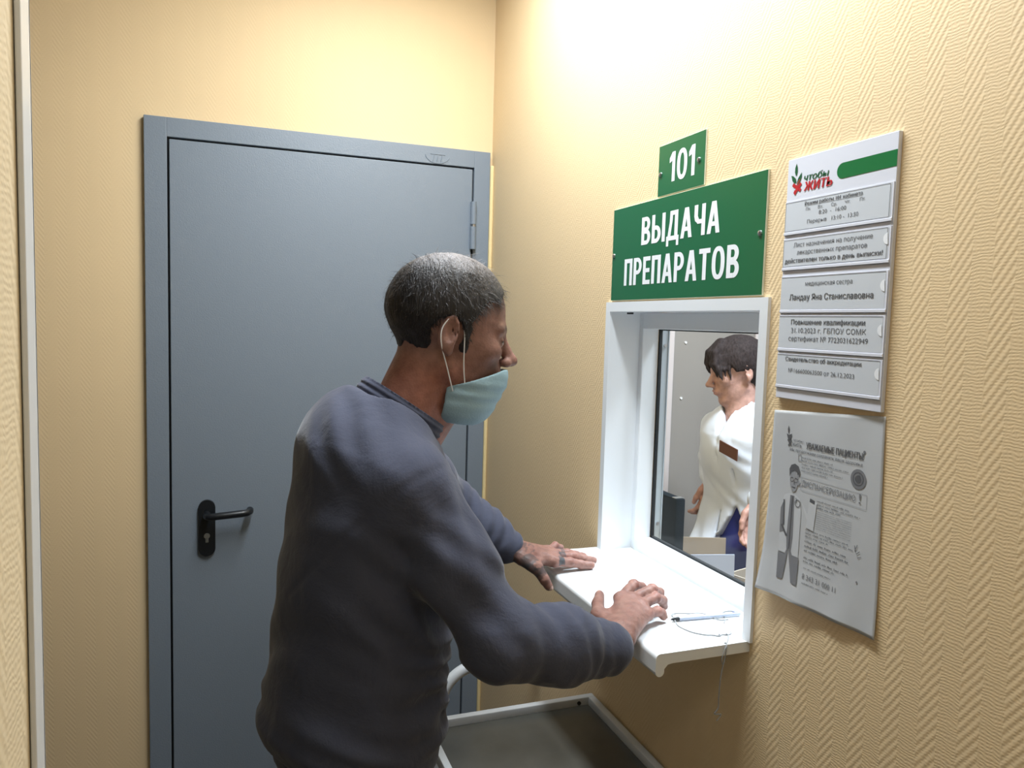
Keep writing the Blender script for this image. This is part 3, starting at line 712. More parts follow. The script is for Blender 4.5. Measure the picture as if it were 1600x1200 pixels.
# ------------------------------------------------------------------ pen and string on the sill
pen = empty('tethered_pen', (0.80, 1.12, 1.03), 'clear ballpoint pen tied with thin grey string, lying on the white sill', 'pen')
zt_ = 1.0345
p = MB(); p.tube([(0.750, 1.1265, zt_), (0.812, 1.121, zt_)], 0.0034, 12); p.tube([(0.812, 1.121, zt_), (0.874, 1.1155, zt_)], 0.0030, 12)
p.build('barrel', mat('pen_barrel', (0.42, 0.47, 0.58, 1), 0.2), pen, smooth=True)
p = MB(); p.tube([(0.736, 1.1277, zt_), (0.741, 1.1272, zt_), (0.752, 1.1265, zt_)], [0.0008, 0.0028, 0.0037], 12); p.build('tip', M_BLACK, pen, smooth=True)
def cr(pts, n=8):
    out = []; P_ = [np.array(q, float) for q in pts]; P_ = [2*P_[0]-P_[1]] + P_ + [2*P_[-1]-P_[-2]]
    for i in range(1, len(P_)-2):
        for k in range(n):
            t_ = k/n; a_, b_, c_, d_ = P_[i-1:i+3]
            out.append(tuple(0.5*((2*b_)+(-a_+c_)*t_+(2*a_-5*b_+4*c_-d_)*t_**2+(-a_+3*b_-3*c_+d_)*t_**3)))
    out.append(tuple(P_[-2])); return out
s_ = MB(); zs = 1.0312
s_.tube(cr([(0.741, 1.129, 1.038), (0.750, 1.148, 1.034), (0.768, 1.158, zs), (0.787, 1.151, zs), (0.809, 1.136, zs+0.003), (0.824, 1.110, zs), (0.842, 1.106, zs)]), 0.0010, 6)
s_.tube(cr([(0.824, 1.094, zs), (0.838, 1.110, zs), (0.852, 1.136, zs), (0.870, 1.139, zs), (0.882, 1.128, zs), (0.874, 1.117, zs)]), 0.0010, 6)
s_.tube(cr([(0.742, 1.124, 1.034), (0.738, 1.105, zs), (0.745, 1.077, zs), (0.760, 1.060, zs), (0.772, 1.055, zs), (0.781, 1.048, zs), (0.790, 1.052, zs), (0.797, 1.049, zs), (0.806, 1.050, zs), (0.812, 1.058, zs)]), 0.0010, 6)
s_.tube(cr([(0.800, 1.049, zs), (0.790, 1.035, zs), (0.776, 1.020, 1.0305), (0.772, 1.0145, 1.026), (0.770, 1.0145, 1.010), (0.764, 1.0148, 0.98), (0.762, 1.015, 0.945), (0.762, 1.015, 0.925), (0.755, 1.015, 0.915), (0.768, 1.015, 0.912), (0.760, 1.015, 0.902)]), 0.0010, 6)
s_.tube(cr([(0.776, 1.020, 1.031), (0.768, 1.0140, 1.023), (0.763, 1.0135, 1.008), (0.766, 1.0148, 0.998)]), 0.0009, 6)
for c_ in ((0.797, 1.049, zs), (0.7735, 1.020, zs-0.001), (0.783, 1.050, zs)):
    s_.tube([(c_[0]-0.002, c_[1], c_[2]), (c_[0], c_[1]+0.001, c_[2]+0.001), (c_[0]+0.002, c_[1], c_[2])], [0.001, 0.002, 0.001], 8)
s_.build('string', M_STRING, pen, smooth=True)
p = MB(); p.box(0.870, 0.878, 1.126, 1.134, 1.0302, 1.0345, 0.0015); p.build('string_clip', mat('clip_lilac', (0.30, 0.33, 0.5, 1), 0.4), pen)

# ------------------------------------------------------------------ metal table and the bent rail
tb = empty('metal_table', (0.61, 1.25, 0), 'low table with white metal rim and dark grey top between the man and the wall', 'table')
tx0, tx1_, ty0, ty1, tz = 0.397, 0.812, 0.92, 1.565, 0.680
rm = MB()
def rimprof(a0, a1, axis, at, inward):
    pass
rw = 0.022
rm.box(tx0, tx1_, ty1-0.018, ty1, tz-0.026, tz, 0.003); rm.box(tx0, tx1_, ty0, ty0+0.018, tz-0.026, tz, 0.003)
rm.box(tx0, tx0+0.016, ty0+0.017, ty1-0.017, tz-0.026, tz, 0.003); rm.box(tx1_-0.018, tx1_, ty0+0.017, ty1-0.017, tz-0.026, tz, 0.003)
rim = rm.build('rim', M_ENAMEL, tb, smooth=True)
pn = MB(); pn.box(tx0+0.010, tx1_-0.012, ty0+0.010, ty1-0.012, tz-0.024, tz-0.018, 0.001); pn.build('top_panel', M_TRAY, tb)
s_ = MB(); s_.tube([(0.770, ty1-0.018, tz-0.011), (0.770, ty1-0.0205, tz-0.011)], 0.0045, 12); s_.build('screw', M_DARKGAP, rim, smooth=True)
for xx in (tx0+0.014, tx1_-0.014):
    for yy in (ty0+0.014, ty1-0.014):
        s_ = MB(); s_.tube([(xx, yy, 0.02), (xx, yy, tz-0.025)], 0.011, 14); lgx = s_.build('leg', M_ENAMEL, tb, smooth=True)
        s_ = MB(); s_.tube([(xx, yy, 0.0), (xx, yy, 0.022)], 0.0145, 14); s_.build('rubber_foot', M_BLACK, lgx, smooth=True)
sh = MB()
for a_, b_ in (((tx0+0.014, ty0+0.014), (tx0+0.014, ty1-0.014)), ((tx1_-0.014, ty0+0.014), (tx1_-0.014, ty1-0.014)), ((tx0+0.014, ty1-0.014), (tx1_-0.014, ty1-0.014)), ((tx0+0.014, ty0+0.014), (tx1_-0.014, ty0+0.014))):
    sh.tube([(a_[0], a_[1], 0.22), (b_[0], b_[1], 0.22)], 0.008, 10)
sh.build('stretcher', M_ENAMEL, tb, smooth=True)

rail = MB()
rail.tube(cr([(0.530, 1.90, 0.0), (0.530, 1.90, 0.30), (0.532, 1.90, 0.50), (0.545, 1.90, 0.566), (0.580, 1.90, 0.606), (0.630, 1.90, 0.624), (0.70, 1.90, 0.628), (0.819, 1.90, 0.628)], 8), 0.0155, 16)
ro = rail.build('bent_rail', M_ENAMEL, None, smooth=True)
tag(ro, 'white bent tube rail curving down behind the man, in front of the grey door', 'rail')

# ------------------------------------------------------------------ office furniture seen through the window
dk = empty('office_desk', (1.35, 1.9, 0), 'wooden desk behind the service window', 'desk')
s_ = MB(); s_.box(0.99, 1.42, 1.0, 2.04, 0.715, 0.74, 0.003); s_.build('desktop', M_DESK, dk)
for yy in (1.02, 2.02): s_ = MB(); s_.box(1.0, 1.40, yy, yy+0.02, 0, 0.715, 0.002); s_.build('side_panel', M_DESK, dk)

mn = empty('computer_monitor', (1.08, 1.80, 0.74), 'black computer monitor seen from behind through the service window, left of cardboard', 'monitor')
s_ = MB(); s_.box(1.045, 1.072, 1.600, 2.02, 0.80, 1.125, 0.004); s_.build('housing', mat('monitor_plastic', (0.006, 0.010, 0.014, 1), 0.85, spec=0.1), mn, smooth=True)
s_ = MB(); s_.box(1.0722, 1.0735, 1.612, 2.008, 0.825, 1.113); s_.build('screen', M_BLACK, mn)
s_ = MB(); s_.box(1.03, 1.045, 1.79, 1.83, 0.75, 0.95, 0.003); s_.box(1.0, 1.13, 1.78, 1.92, 0.74, 0.752, 0.003); s_.build('stand', M_BLACK, mn)
s_ = MB(); s_.box(1.046, 1.071, 1.606, 1.622, 1.1252, 1.127, 0.0006); s_.build('latch', M_STEEL, mn)

def open_box(name, cx, cy, z0, wx, wy, h_, rz, m, label, flaps=(0.5, -0.3), cat='box', front=0.0):
    e = empty(name, (cx, cy, z0), label, cat, rz=rz)
    t_ = 0.004
    s_ = MB(); s_.box(-wx/2, wx/2, -wy/2, -wy/2+t_, 0, h_); s_.box(-wx/2, wx/2, wy/2-t_, wy/2, 0, h_); s_.box(-wx/2, -wx/2+t_, -wy/2+t_, wy/2-t_, 0, h_); s_.box(wx/2-t_, wx/2, -wy/2+t_, wy/2-t_, 0, h_); s_.box(-wx/2+t_, wx/2-t_, -wy/2+t_, wy/2-t_, 0, t_)
    s_.build('carton', m, e, local=False)
    if front:
        s_ = MB(); s_.box(-wx/2, wx/2, -wy/2, -wy/2+t_, h_+0.0002, h_+front, M=Matrix.Translation((0, -wy/2, h_)) @ Matrix.Rotation(-0.06, 4, 'X') @ Matrix.Translation((0, wy/2, -h_))); s_.build('front_flap', m, e, local=False)
    for sg, ang in zip((1, -1), flaps):
        if ang is None: continue
        s_ = MB(); M_ = Matrix.Translation((sg*wx/2, 0, h_)) @ Matrix.Rotation(sg*ang, 4, 'Y')
        s_.box(-t_/2, t_/2, -wy/2, wy/2, 0, 0.09, M=M_); s_.build('flap', m, e, local=False)
    return e
open_box('cardboard_box', 1.335, 1.93, 0.74, 0.15, 0.12, 0.130, -0.35, M_CARD, 'brown cardboard box standing behind the black monitor on the desk', (None, None), front=0.062)
open_box('pale_box', 1.170, 1.665, 0.74, 0.15, 0.09, 0.163, -0.25, M_BOXWHITE, 'pale blue-grey box on the desk just behind the window pane', (None, None), front=0.065)
open_box('cardboard_box.001', 1.345, 1.640, 0.74, 0.11, 0.13, 0.150, 0.30, M_CARD_L, 'light tan cardboard carton with raised flap at the lower right of the window', (0.35, None), front=0.08)
#PEOPLE#
# ------------------------------------------------------------------ implicit-surface toolkit for bodies and clothes
def npv(*a): return np.array(a, dtype=np.float32)
class Grid:
    def __init__(s, lo, hi, h):
        s.lo = np.array(lo, np.float32); s.h = h
        s.n = np.ceil((np.array(hi)-np.array(lo))/h).astype(int)+1
        ax = [s.lo[i]+h*np.arange(s.n[i], dtype=np.float32) for i in range(3)]
        X, Y, Z = np.meshgrid(*ax, indexing='ij'); s.P = np.stack([X, Y, Z], -1).reshape(-1, 3)
    def mesh(s, F):
        F = F.reshape(s.n); S = F < 0
        c = [S[i:s.n[0]-1+i, j:s.n[1]-1+j, k:s.n[2]-1+k] for i in (0, 1) for j in (0, 1) for k in (0, 1)]
        cnt = sum(a.astype(np.int8) for a in c); act = (cnt > 0) & (cnt < 8)
        idx = np.argwhere(act); n = len(idx)
        vid = -np.ones(act.shape, np.int64); vid[act] = np.arange(n)
        offs = np.array([(i, j, k) for i in (0, 1) for j in (0, 1) for k in (0, 1)])
        V = np.stack([F[idx[:, 0]+o[0], idx[:, 1]+o[1], idx[:, 2]+o[2]] for o in offs], 1)
        acc = np.zeros((n, 3)); m = np.zeros(n)
        for a in range(8):
            for b in range(a+1, 8):
                d = offs[b]-offs[a]
                if np.abs(d).sum() != 1: continue
                fa, fb = V[:, a], V[:, b]; cr_ = (fa < 0) != (fb < 0)
                t = np.where(cr_, fa/np.where(cr_, fa-fb, 1), 0)
                acc += np.where(cr_[:, None], offs[a]+t[:, None]*d, 0); m += cr_
        pos = s.lo + s.h*(idx + acc/m[:, None])
        faces = []
        for ax in range(3):
            o1, o2 = (ax+1) % 3, (ax+2) % 3
            sl0 = [slice(None)]*3; sl1 = [slice(None)]*3; sl0[ax] = slice(0, -1); sl1[ax] = slice(1, None)
            A, B = S[tuple(sl0)], S[tuple(sl1)]
            e = np.argwhere(A != B); e = e[(e[:, o1] > 0) & (e[:, o2] > 0) & (e[:, o1] < s.n[o1]-1) & (e[:, o2] < s.n[o2]-1)]
            inside = A[e[:, 0], e[:, 1], e[:, 2]]
            d1 = np.zeros(3, int); d1[o1] = 1; d2 = np.zeros(3, int); d2[o2] = 1
            g_ = lambda q: vid[q[:, 0], q[:, 1], q[:, 2]]
            q = np.stack([g_(e-d1-d2), g_(e-d2), g_(e), g_(e-d1)], 1)
            q[~inside] = q[~inside][:, ::-1]
            faces.append(q)
        return pos, np.concatenate(faces)

def sm_union(a, b, k):
    h = np.clip(0.5+0.5*(b-a)/k, 0, 1); return b*(1-h)+a*h-k*h*(1-h)
def sm_sub(a, b, k):   # a minus b
    return -sm_union(-a, b, k)
def cap(P, a, b, ra, rb):
    a = npv(*a); b = npv(*b); ab = b-a; t = np.clip(((P-a)@ab)/max(float(ab@ab), 1e-9), 0, 1)
    return np.linalg.norm(P-a-t[:, None]*ab, axis=1)-(ra+(rb-ra)*t)
def chain(P, pts, rs, k=0.0):
    F = None
    for i in range(len(pts)-1):
        d = cap(P, pts[i], pts[i+1], rs[i], rs[i+1]); F = d if F is None else (np.minimum(F, d) if k == 0 else sm_union(F, d, k))
    return F
def ell(P, c, r, Rm=None):
    q = P-npv(*c)
    if Rm is not None: q = q@np.array(Rm, np.float32)
    r = npv(*r); k0 = np.linalg.norm(q/r, axis=1); k1 = np.linalg.norm(q/(r*r), axis=1)
    return k0*(k0-1)/np.maximum(k1, 1e-6)
def ecap(P, a, b, ea, eb, side, flat_end=True):
    """elliptic tapered tube from a to b; ea/eb = (half size across 'front', half size along 'side')"""
    a = npv(*a); b = npv(*b); ab = b-a; L = float(np.linalg.norm(ab)); u = ab/L
    sd = npv(*side); sd = sd-(sd@u)*u; sd /= np.linalg.norm(sd); fr_ = np.cross(sd, u)
    q = P-a; t = q@u; tc = np.clip(t/L, 0, 1)
    x = q@fr_; y = q@sd; z = t-tc*L
    rx = ea[0]+(eb[0]-ea[0])*tc; ry = ea[1]+(eb[1]-ea[1])*tc; rz = np.minimum(rx, ry)
    k0 = np.sqrt((x/rx)**2+(y/ry)**2+(z/rz)**2); k1 = np.sqrt((x/rx**2)**2+(y/ry**2)**2+(z/rz**2)**2)
    return k0*(k0-1)/np.maximum(k1, 1e-6)
def bump_mask(P, c, r): return np.exp(-(((P-npv(*c))**2).sum(1))/(r*r))
def waves(P, d, wl, ph=0.0, warp=0.0, wd=(0.3, 0.5, 0.8)):
    d = npv(*d); d /= np.linalg.norm(d)
    w_ = P@d + warp*np.sin(P@npv(*wd)*38+ph)
    return np.sin(w_*2*math.pi/wl+ph)

def np_obj(name, V, Fc, m, parent=None, col=None, smooth_iter=0):
    me = bpy.data.meshes.new(name)
    me.vertices.add(len(V)); me.vertices.foreach_set('co', V.astype(np.float32).ravel())
    me.loops.add(Fc.size); me.loops.foreach_set('vertex_index', Fc.astype(np.int32).ravel())
    me.polygons.add(len(Fc)); me.polygons.foreach_set('loop_start', np.arange(0, Fc.size, 4, dtype=np.int32))
    me.update(calc_edges=True); me.validate()
    if col is not None:
        at = me.color_attributes.new('Col', 'FLOAT_COLOR', 'POINT')
        at.data.foreach_set('color', np.concatenate([col, np.ones((len(col), 1))], 1).astype(np.float32).ravel())
    o = link(name, me, m, smooth=True)
    if parent: o.parent = parent
    if smooth_iter:
        md = o.modifiers.new('smooth', 'SMOOTH'); md.iterations = smooth_iter; md.factor = 0.5
    return o
def join_np(parts):
    Vs, Fs, Cs, n = [], [], [], 0
    for V, F, C_ in parts: Vs.append(V); Fs.append(F+n); Cs.append(C_); n += len(V)
    return np.concatenate(Vs), np.concatenate(Fs), np.concatenate(Cs)

def rot(yaw, pitch, roll=0.0):
    """local x forward, y left, z up; pitch > 0 looks down"""
    cy, sy = math.cos(yaw), math.sin(yaw); cp, sp_ = math.cos(pitch), math.sin(pitch); cr_, sr = math.cos(roll), math.sin(roll)
    Rz = np.array([[cy, -sy, 0], [sy, cy, 0], [0, 0, 1]]); Ry = np.array([[cp, 0, sp_], [0, 1, 0], [-sp_, 0, cp]]); Rx = np.array([[1, 0, 0], [0, cr_, -sr], [0, sr, cr_]])
    return Rz@Ry@Rx

# ---- head in local coordinates (origin between the ear canals)
def head_field(P, fem=0.0):
    F = ell(P, (-0.004, 0, 0.043), (0.098, 0.076, 0.088))
    F = sm_union(F, ell(P, (0.038, 0, -0.028), (0.056, 0.058-0.004*fem, 0.080)), 0.03)
    F = sm_union(F, cap(P, (0.064, 0, -0.090), (0.070, 0, -0.092), 0.021-0.003*fem, 0.018-0.003*fem), 0.022)
    for s in (1, -1):
        F = sm_union(F, cap(P, (0.004, s*0.050, -0.052), (0.066, s*0.014, -0.094), 0.016-0.002*fem, 0.015-0.002*fem), 0.02)
        F = sm_union(F, ell(P, (0.064, s*0.040, -0.012), (0.022, 0.020, 0.018)), 0.018)       # cheekbone
        F = sm_sub(F, ell(P, (0.095, s*0.031, 0.006), (0.016, 0.019, 0.013)), 0.012)           # eye socket
        F = sm_union(F, cap(P, (0.088, s*0.012, 0.024), (0.078, s*0.048, 0.024), 0.0085, 0.007), 0.014)  # brow
        F = sm_union(F, ell(P, (0.078, s*0.031, 0.004), (0.0135, 0.0145, 0.0125)), 0.003)      # eyeball with lids
    F = sm_union(F, cap(P, (0.090, 0, 0.018), (0.113, 0, -0.020), 0.0075, 0.0105), 0.010)      # nose bridge
    F = sm_union(F, ell(P, (0.117, 0, -0.024), (0.012, 0.011, 0.010)), 0.006)                  # tip
    for s in (1, -1): F = sm_union(F, ell(P, (0.106, s*0.0125, -0.029), (0.010, 0.0065, 0.0075)), 0.005)
    F = sm_union(F, ell(P, (0.088, 0, -0.052), (0.014, 0.026, 0.016)), 0.012)                  # muzzle
    F = sm_union(F, ell(P, (0.0985, 0, -0.051), (0.0065, 0.022, 0.0045)), 0.004)               # lips
    F = sm_union(F, ell(P, (0.0960, 0, -0.060), (0.0070, 0.018, 0.0052)), 0.004)
    F = sm_sub(F, ell(P, (0.104, 0, -0.0555), (0.006, 0.020, 0.0012)), 0.002)
    for s in (1, -1):                                                                          # ears
        Rm = rot(s*0.35, 0.12)
        E = ell(P, (-0.012, s*0.078, 0.006), (0.0165, 0.006, 0.031), Rm)
        E = sm_sub(E, ell(P, (-0.008, s*0.084, 0.010), (0.010, 0.006, 0.019), Rm), 0.003)
        E = sm_union(E, ell(P, (-0.008, s*0.076, -0.021), (0.008, 0.005, 0.010), Rm), 0.006)
        F = sm_union(F, E, 0.004)
    return F

def finger(P, pts, r0, r1):
    n = len(pts); rs = [r0+(r1-r0)*i/(n-1) for i in range(n)]
    F = chain(P, pts, rs, 0.003)
    for i in range(1, n-1): F = sm_union(F, cap(P, pts[i], pts[i], rs[i]*1.05, rs[i]*1.05), 0.003)  # knuckle
    return F
def hand_field(P, H, s=1.0, up=(0, 0, 1)):
    """H: wrist, forearm point, tc/tm/ti/tt thumb, i m r l lists of four joints"""
    wr = H['wrist']; F = ecap(P, H['arm'], wr, (0.023*s, 0.029*s), (0.0185*s, 0.026*s), H['side'])
    palm = None
    order = ['i', 'm', 'r', 'l']
    for k in order:
        a = np.array(wr)*0.80+np.array(H[k][0])*0.20; off = (np.array(H[k][0])-np.array(wr))*0.0
        d = cap(P, tuple(a), H[k][0], 0.0165*s, 0.0115*s)
        palm = d if palm is None else sm_union(palm, d, 0.014*s)
    for a, b in (('i', 'm'), ('m', 'r'), ('r', 'l')):
        palm = sm_union(palm, cap(P, H[a][0], H[b][0], 0.0100*s, 0.0100*s), 0.008*s)
    for k in order:                                                                       # tendons and knuckles on the back of the hand
        u = npv(*up)*0.0055*s
        a = np.array(wr)*0.55+np.array(H[k][0])*0.45+u*1.9; b = np.array(H[k][0])+u*1.05
        palm = sm_union(palm, cap(P, tuple(a), tuple(b), 0.0022*s, 0.0028*s), 0.004*s)
        palm = sm_union(palm, cap(P, tuple(np.array(H[k][0])+u*0.5), tuple(np.array(H[k][0])+u*0.5), 0.0085*s, 0.0085*s), 0.005*s)
    F = sm_union(F, palm, 0.016*s)
    th = sm_union(cap(P, H['tc'], H['tm'], 0.0160*s, 0.0125*s), chain(P, [H['tm'], H['ti'], H['tt']], [0.0120*s, 0.0108*s, 0.0088*s], 0.003), 0.006)
    web = cap(P, tuple((np.array(H['tm'])*0.8+np.array(H['tc'])*0.2)), tuple(np.array(H['i'][0])*0.7+np.array(wr)*0.3), 0.0085*s, 0.010*s)
    th = sm_union(th, web, 0.010*s)
    F = sm_union(F, th, 0.010*s)
    fg = None
    for k, (r0, r1) in zip(order, ((0.0104, 0.0080), (0.0106, 0.0082), (0.0100, 0.0077), (0.0088, 0.0068))):
        d = finger(P, H[k], r0*s, r1*s); fg = d if fg is None else np.minimum(fg, d)
    F = sm_union(F, fg, 0.005*s)
    return F
def nail_mesh(tip, prev, up, s):
    """small curved nail plate sunk in the fingertip"""
    tip, prev, up = map(lambda q: np.array(q, float), (tip, prev, up))
    f_ = tip-prev; f_ /= np.linalg.norm(f_); up = up-(up@f_)*f_; up /= np.linalg.norm(up); sd = np.cross(f_, up)
    V = []; nn = 5
    for i in range(nn):
        for j in range(nn):
            a = (j/(nn-1)-0.5)*1.7; r_ = 0.0079*s
            L_ = (i/(nn-1))*0.0115*s-0.004*s
            V.append(tip+f_*L_*(1-0.15*abs(a))+(math.cos(a)*up*r_*(1.03-0.18*max(0, i-2)/2)+math.sin(a)*sd*r_*(0.92 if i < 4 else 0.7)))
    V = np.array(V); Fq = np.array([(i*nn+j, i*nn+j+1, (i+1)*nn+j+1, (i+1)*nn+j) for i in range(nn-1) for j in range(nn-1)])
    return V, Fq, np.tile(np.array([[0.62, 0.42, 0.36]]), (len(V), 1))

def vnoise(P, sc, seed=0):
    r_ = np.random.default_rng(seed); out = 0
    for i in range(6):
        d = r_.normal(size=3); d /= np.linalg.norm(d); out = out+np.sin(P@d*sc*(0.7+0.25*i)+r_.uniform(0, 6.28)+1.3*np.sin(P@r_.normal(size=3)*sc*0.4))
    return out/6

# ------------------------------------------------------------------ the man at the sill
man_label = 'man in grey sweatshirt with blue face mask leaning on the white sill'
SK = np.array([0.33, 0.185, 0.150]); SKD = np.array([0.21, 0.085, 0.068])
HC = npv(0.349, 1.255, 1.524); HR = rot(-0.08, 0.13, 0.0); HS = 1.02     # head centre, turn, size
def to_head(P): return ((P-HC)@np.array(HR, np.float32))/HS
g = Grid((0.17, 1.12, 1.24), (0.56, 1.40, 1.70), 0.0031)
Q = to_head(g.P)
Fh = head_field(Q)*HS
Fh = sm_union(Fh, ecap(g.P, (0.252, 1.262, 1.33), (0.318, 1.258, 1.475), (0.058, 0.064), (0.056, 0.056), (0, 1, 0)), 0.022)
Fh = sm_union(Fh, cap(g.P, (0.316, 1.26, 1.35), (0.366, 1.256, 1.425), 0.030, 0.026), 0.03)
V, Fc = g.mesh(Fh); q = to_head(V.astype(np.float32))
red = np.clip(0.5+0.5*vnoise(V, 60, 3), 0, 1)[:, None]
C_ = SK*(1-0.30*red)+SKD*0.30*red
nk = np.clip((-q[:, 2]-0.02)/0.05, 0, 1)*np.clip((0.06-q[:, 0])/0.05, 0, 1); C_ = C_*(1-0.45*nk[:, None])+np.array([0.40, 0.13, 0.075])*0.45*nk[:, None]
st_ = np.clip(1-((q[:, 0]-0.075)/0.06)**2-((q[:, 2]+0.065)/0.055)**2, 0, 1)*0.45; C_ = C_*(1-st_[:, None])+np.array([0.10, 0.055, 0.05])*st_[:, None]
lip = np.exp(-((q[:, 0]-0.099)/0.007)**2-((q[:, 2]+0.0555)/0.008)**2-(q[:, 1]/0.02)**2); C_ = C_*(1-0.5*lip[:, None])+np.array([0.32, 0.10, 0.09])*0.5*lip[:, None]
br = np.zeros(len(q))
for s in (1, -1): br = np.maximum(br, np.exp(-((q[:, 2]-0.028)/0.0055)**2-((q[:, 1]-s*0.033)/0.020)**2)*(q[:, 0] > 0.06))
C_ = C_*(1-0.85*br[:, None])+np.array([0.03, 0.024, 0.02])*0.85*br[:, None]
for s in (1, -1):
    ey = ((q[:, 1]-s*0.031)/0.0115)**2+((q[:, 2]-0.0025)/0.0034)**2 < 1; ey &= q[:, 0] > 0.075
    C_[ey] = (0.45, 0.42, 0.40); ir = ey & (np.abs(q[:, 1]-s*0.030) < 0.0050); C_[ir] = (0.03, 0.025, 0.02)
    ld = (((q[:, 1]-s*0.031)/0.0145)**2+((q[:, 2]-0.0055)/0.0020)**2 < 1) & (q[:, 0] > 0.075); C_[ld] = (0.05, 0.03, 0.025)
parts = [(V, Fc, C_)]

RH = {'arm': (0.520, 1.036, 1.030), 'wrist': (0.600, 1.062, 1.046), 'side': (-0.35, 1, 0.25),
      'tc': (0.600, 1.092, 1.050), 'tm': (0.5985, 1.140, 1.054), 'ti': (0.6170, 1.178, 1.058), 'tt': (0.6330, 1.204, 1.062),
      'i': [(0.6517, 1.1601, 1.0690), (0.6961, 1.1929, 1.0790), (0.7230, 1.2095, 1.0660), (0.7350, 1.2190, 1.0500)],
      'm': [(0.6660, 1.1504, 1.0690), (0.7221, 1.1710, 1.0756), (0.7472, 1.1870, 1.0615), (0.7576, 1.1980, 1.0450)],
      'r': [(0.6750, 1.1340, 1.0640), (0.7210, 1.1560, 1.0660), (0.7440, 1.1700, 1.0530), (0.7500, 1.1740, 1.0410)],
      'l': [(0.6780, 1.1150, 1.0560), (0.7080, 1.1270, 1.0530), (0.7200, 1.1320, 1.0460), (0.7220, 1.1300, 1.0410)]}
LH = {'arm': (0.49, 1.475, 1.125), 'wrist': (0.5560, 1.4420, 1.080), 'side': (0.2, 1, 0.0),
      'tc': (0.5680, 1.4200, 1.070), 'tm': (0.5900, 1.3980, 1.055), 'ti': (0.6030, 1.3900, 1.034), 'tt': (0.6130, 1.3880, 1.018),
      'i': [(0.6400, 1.4250, 1.056), (0.6780, 1.4290, 1.050), (0.7060, 1.4310, 1.042), (0.7280, 1.4290, 1.0390)],
      'm': [(0.6480, 1.4450, 1.060), (0.6950, 1.4530, 1.053), (0.7250, 1.4570, 1.044), (0.7480, 1.4580, 1.0390)],
      'r': [(0.6500, 1.4660, 1.060), (0.6930, 1.4780, 1.054), (0.7200, 1.4850, 1.045), (0.7400, 1.4890, 1.0390)],
      'l': [(0.6480, 1.4840, 1.060), (0.6760, 1.5030, 1.064), (0.6930, 1.5130, 1.055), (0.7030, 1.5190, 1.0440)]}
for nm, Hd, lo, hi in (('R', RH, (0.47, 1.00, 0.99), (0.80, 1.25, 1.12)), ('L', LH, (0.46, 1.355, 0.995), (0.78, 1.55, 1.16))):
    g = Grid(lo, hi, 0.0020)
    Fh = hand_field(g.P, Hd, 1.0)
    Fh = Fh + 0.0007*vnoise(g.P, 330, 5) - 0.0010*np.clip(vnoise(g.P, 120, 15)-0.15, 0, 1)
    V, Fc = g.mesh(Fh)
    red = np.clip(0.5+0.6*vnoise(V, 150, 8), 0, 1)[:, None]
    C_ = SK*(1-0.55*red)+SKD*0.55*red
    for k in 'imrl':
        for j in (0, 1):
            kn = np.exp(-((V-np.array(Hd[k][j]))**2).sum(1)/0.010**2)[:, None]; C_ = C_*(1-0.35*kn)+np.array([0.42, 0.15, 0.12])*0.35*kn
    if nm == 'L':   # blue-grey tattoos: bars across two fingers, one on the ring finger, a long one on the thumb and the wrist
        ink = np.zeros(len(V))
        for k, t0_, t1_ in (('i', -0.22, 0.55), ('m', -0.20, 0.52), ('r', 0.50, 0.72)):
            a, b = np.array(Hd[k][0]), np.array(Hd[k][1]); ab = b-a
            t = ((V-a)@ab)/(ab@ab); dist = np.linalg.norm(V-a-np.clip(t, 0, 1)[:, None]*ab, axis=1)
            ink = np.maximum(ink, ((t > t0_) & (t < t1_) & (dist < 0.0125) & (V[:, 2] > a[2]-0.006))*0.92)
        a, b = np.array(Hd['tc']), np.array(Hd['ti']); ab = b-a; t = ((V-a)@ab)/(ab@ab)
        dist = np.linalg.norm(V-a-np.clip(t, 0, 1)[:, None]*ab, axis=1)
        ink = np.maximum(ink, ((t > -0.3) & (t < 0.95) & (dist < 0.020) & (V[:, 1] < 1.410+0.008*np.sin(t*9)))*0.88)
        d_ = ((V-np.array(Hd['wrist']))@np.array([0.95, -0.2, -0.1]))
        ink = np.maximum(ink, np.clip((-d_+0.020)/0.02, 0, 1)*0.85)
        ink = np.maximum(ink, (np.abs(d_-0.028) < 0.012)*(vnoise(V, 330, 21) > 0.12)*0.5)
        ink = (ink*np.clip(0.75+0.5*vnoise(V, 240, 11), 0.2, 1))[:, None]
        C_ = C_*(1-ink)+np.array([0.045, 0.060, 0.070])*ink
    parts.append((V, Fc, C_))
    for k in 'imrl': parts.append(nail_mesh(Hd[k][3], Hd[k][2], (0.55, 0.1, 0.8) if nm == 'R' else (0, -0.1, 1), 0.95))
    parts.append(nail_mesh(Hd['tt'], Hd['ti'], (-0.6, -0.2, 0.8) if nm == 'R' else (0.25, -0.95, 0.25), 1.1))
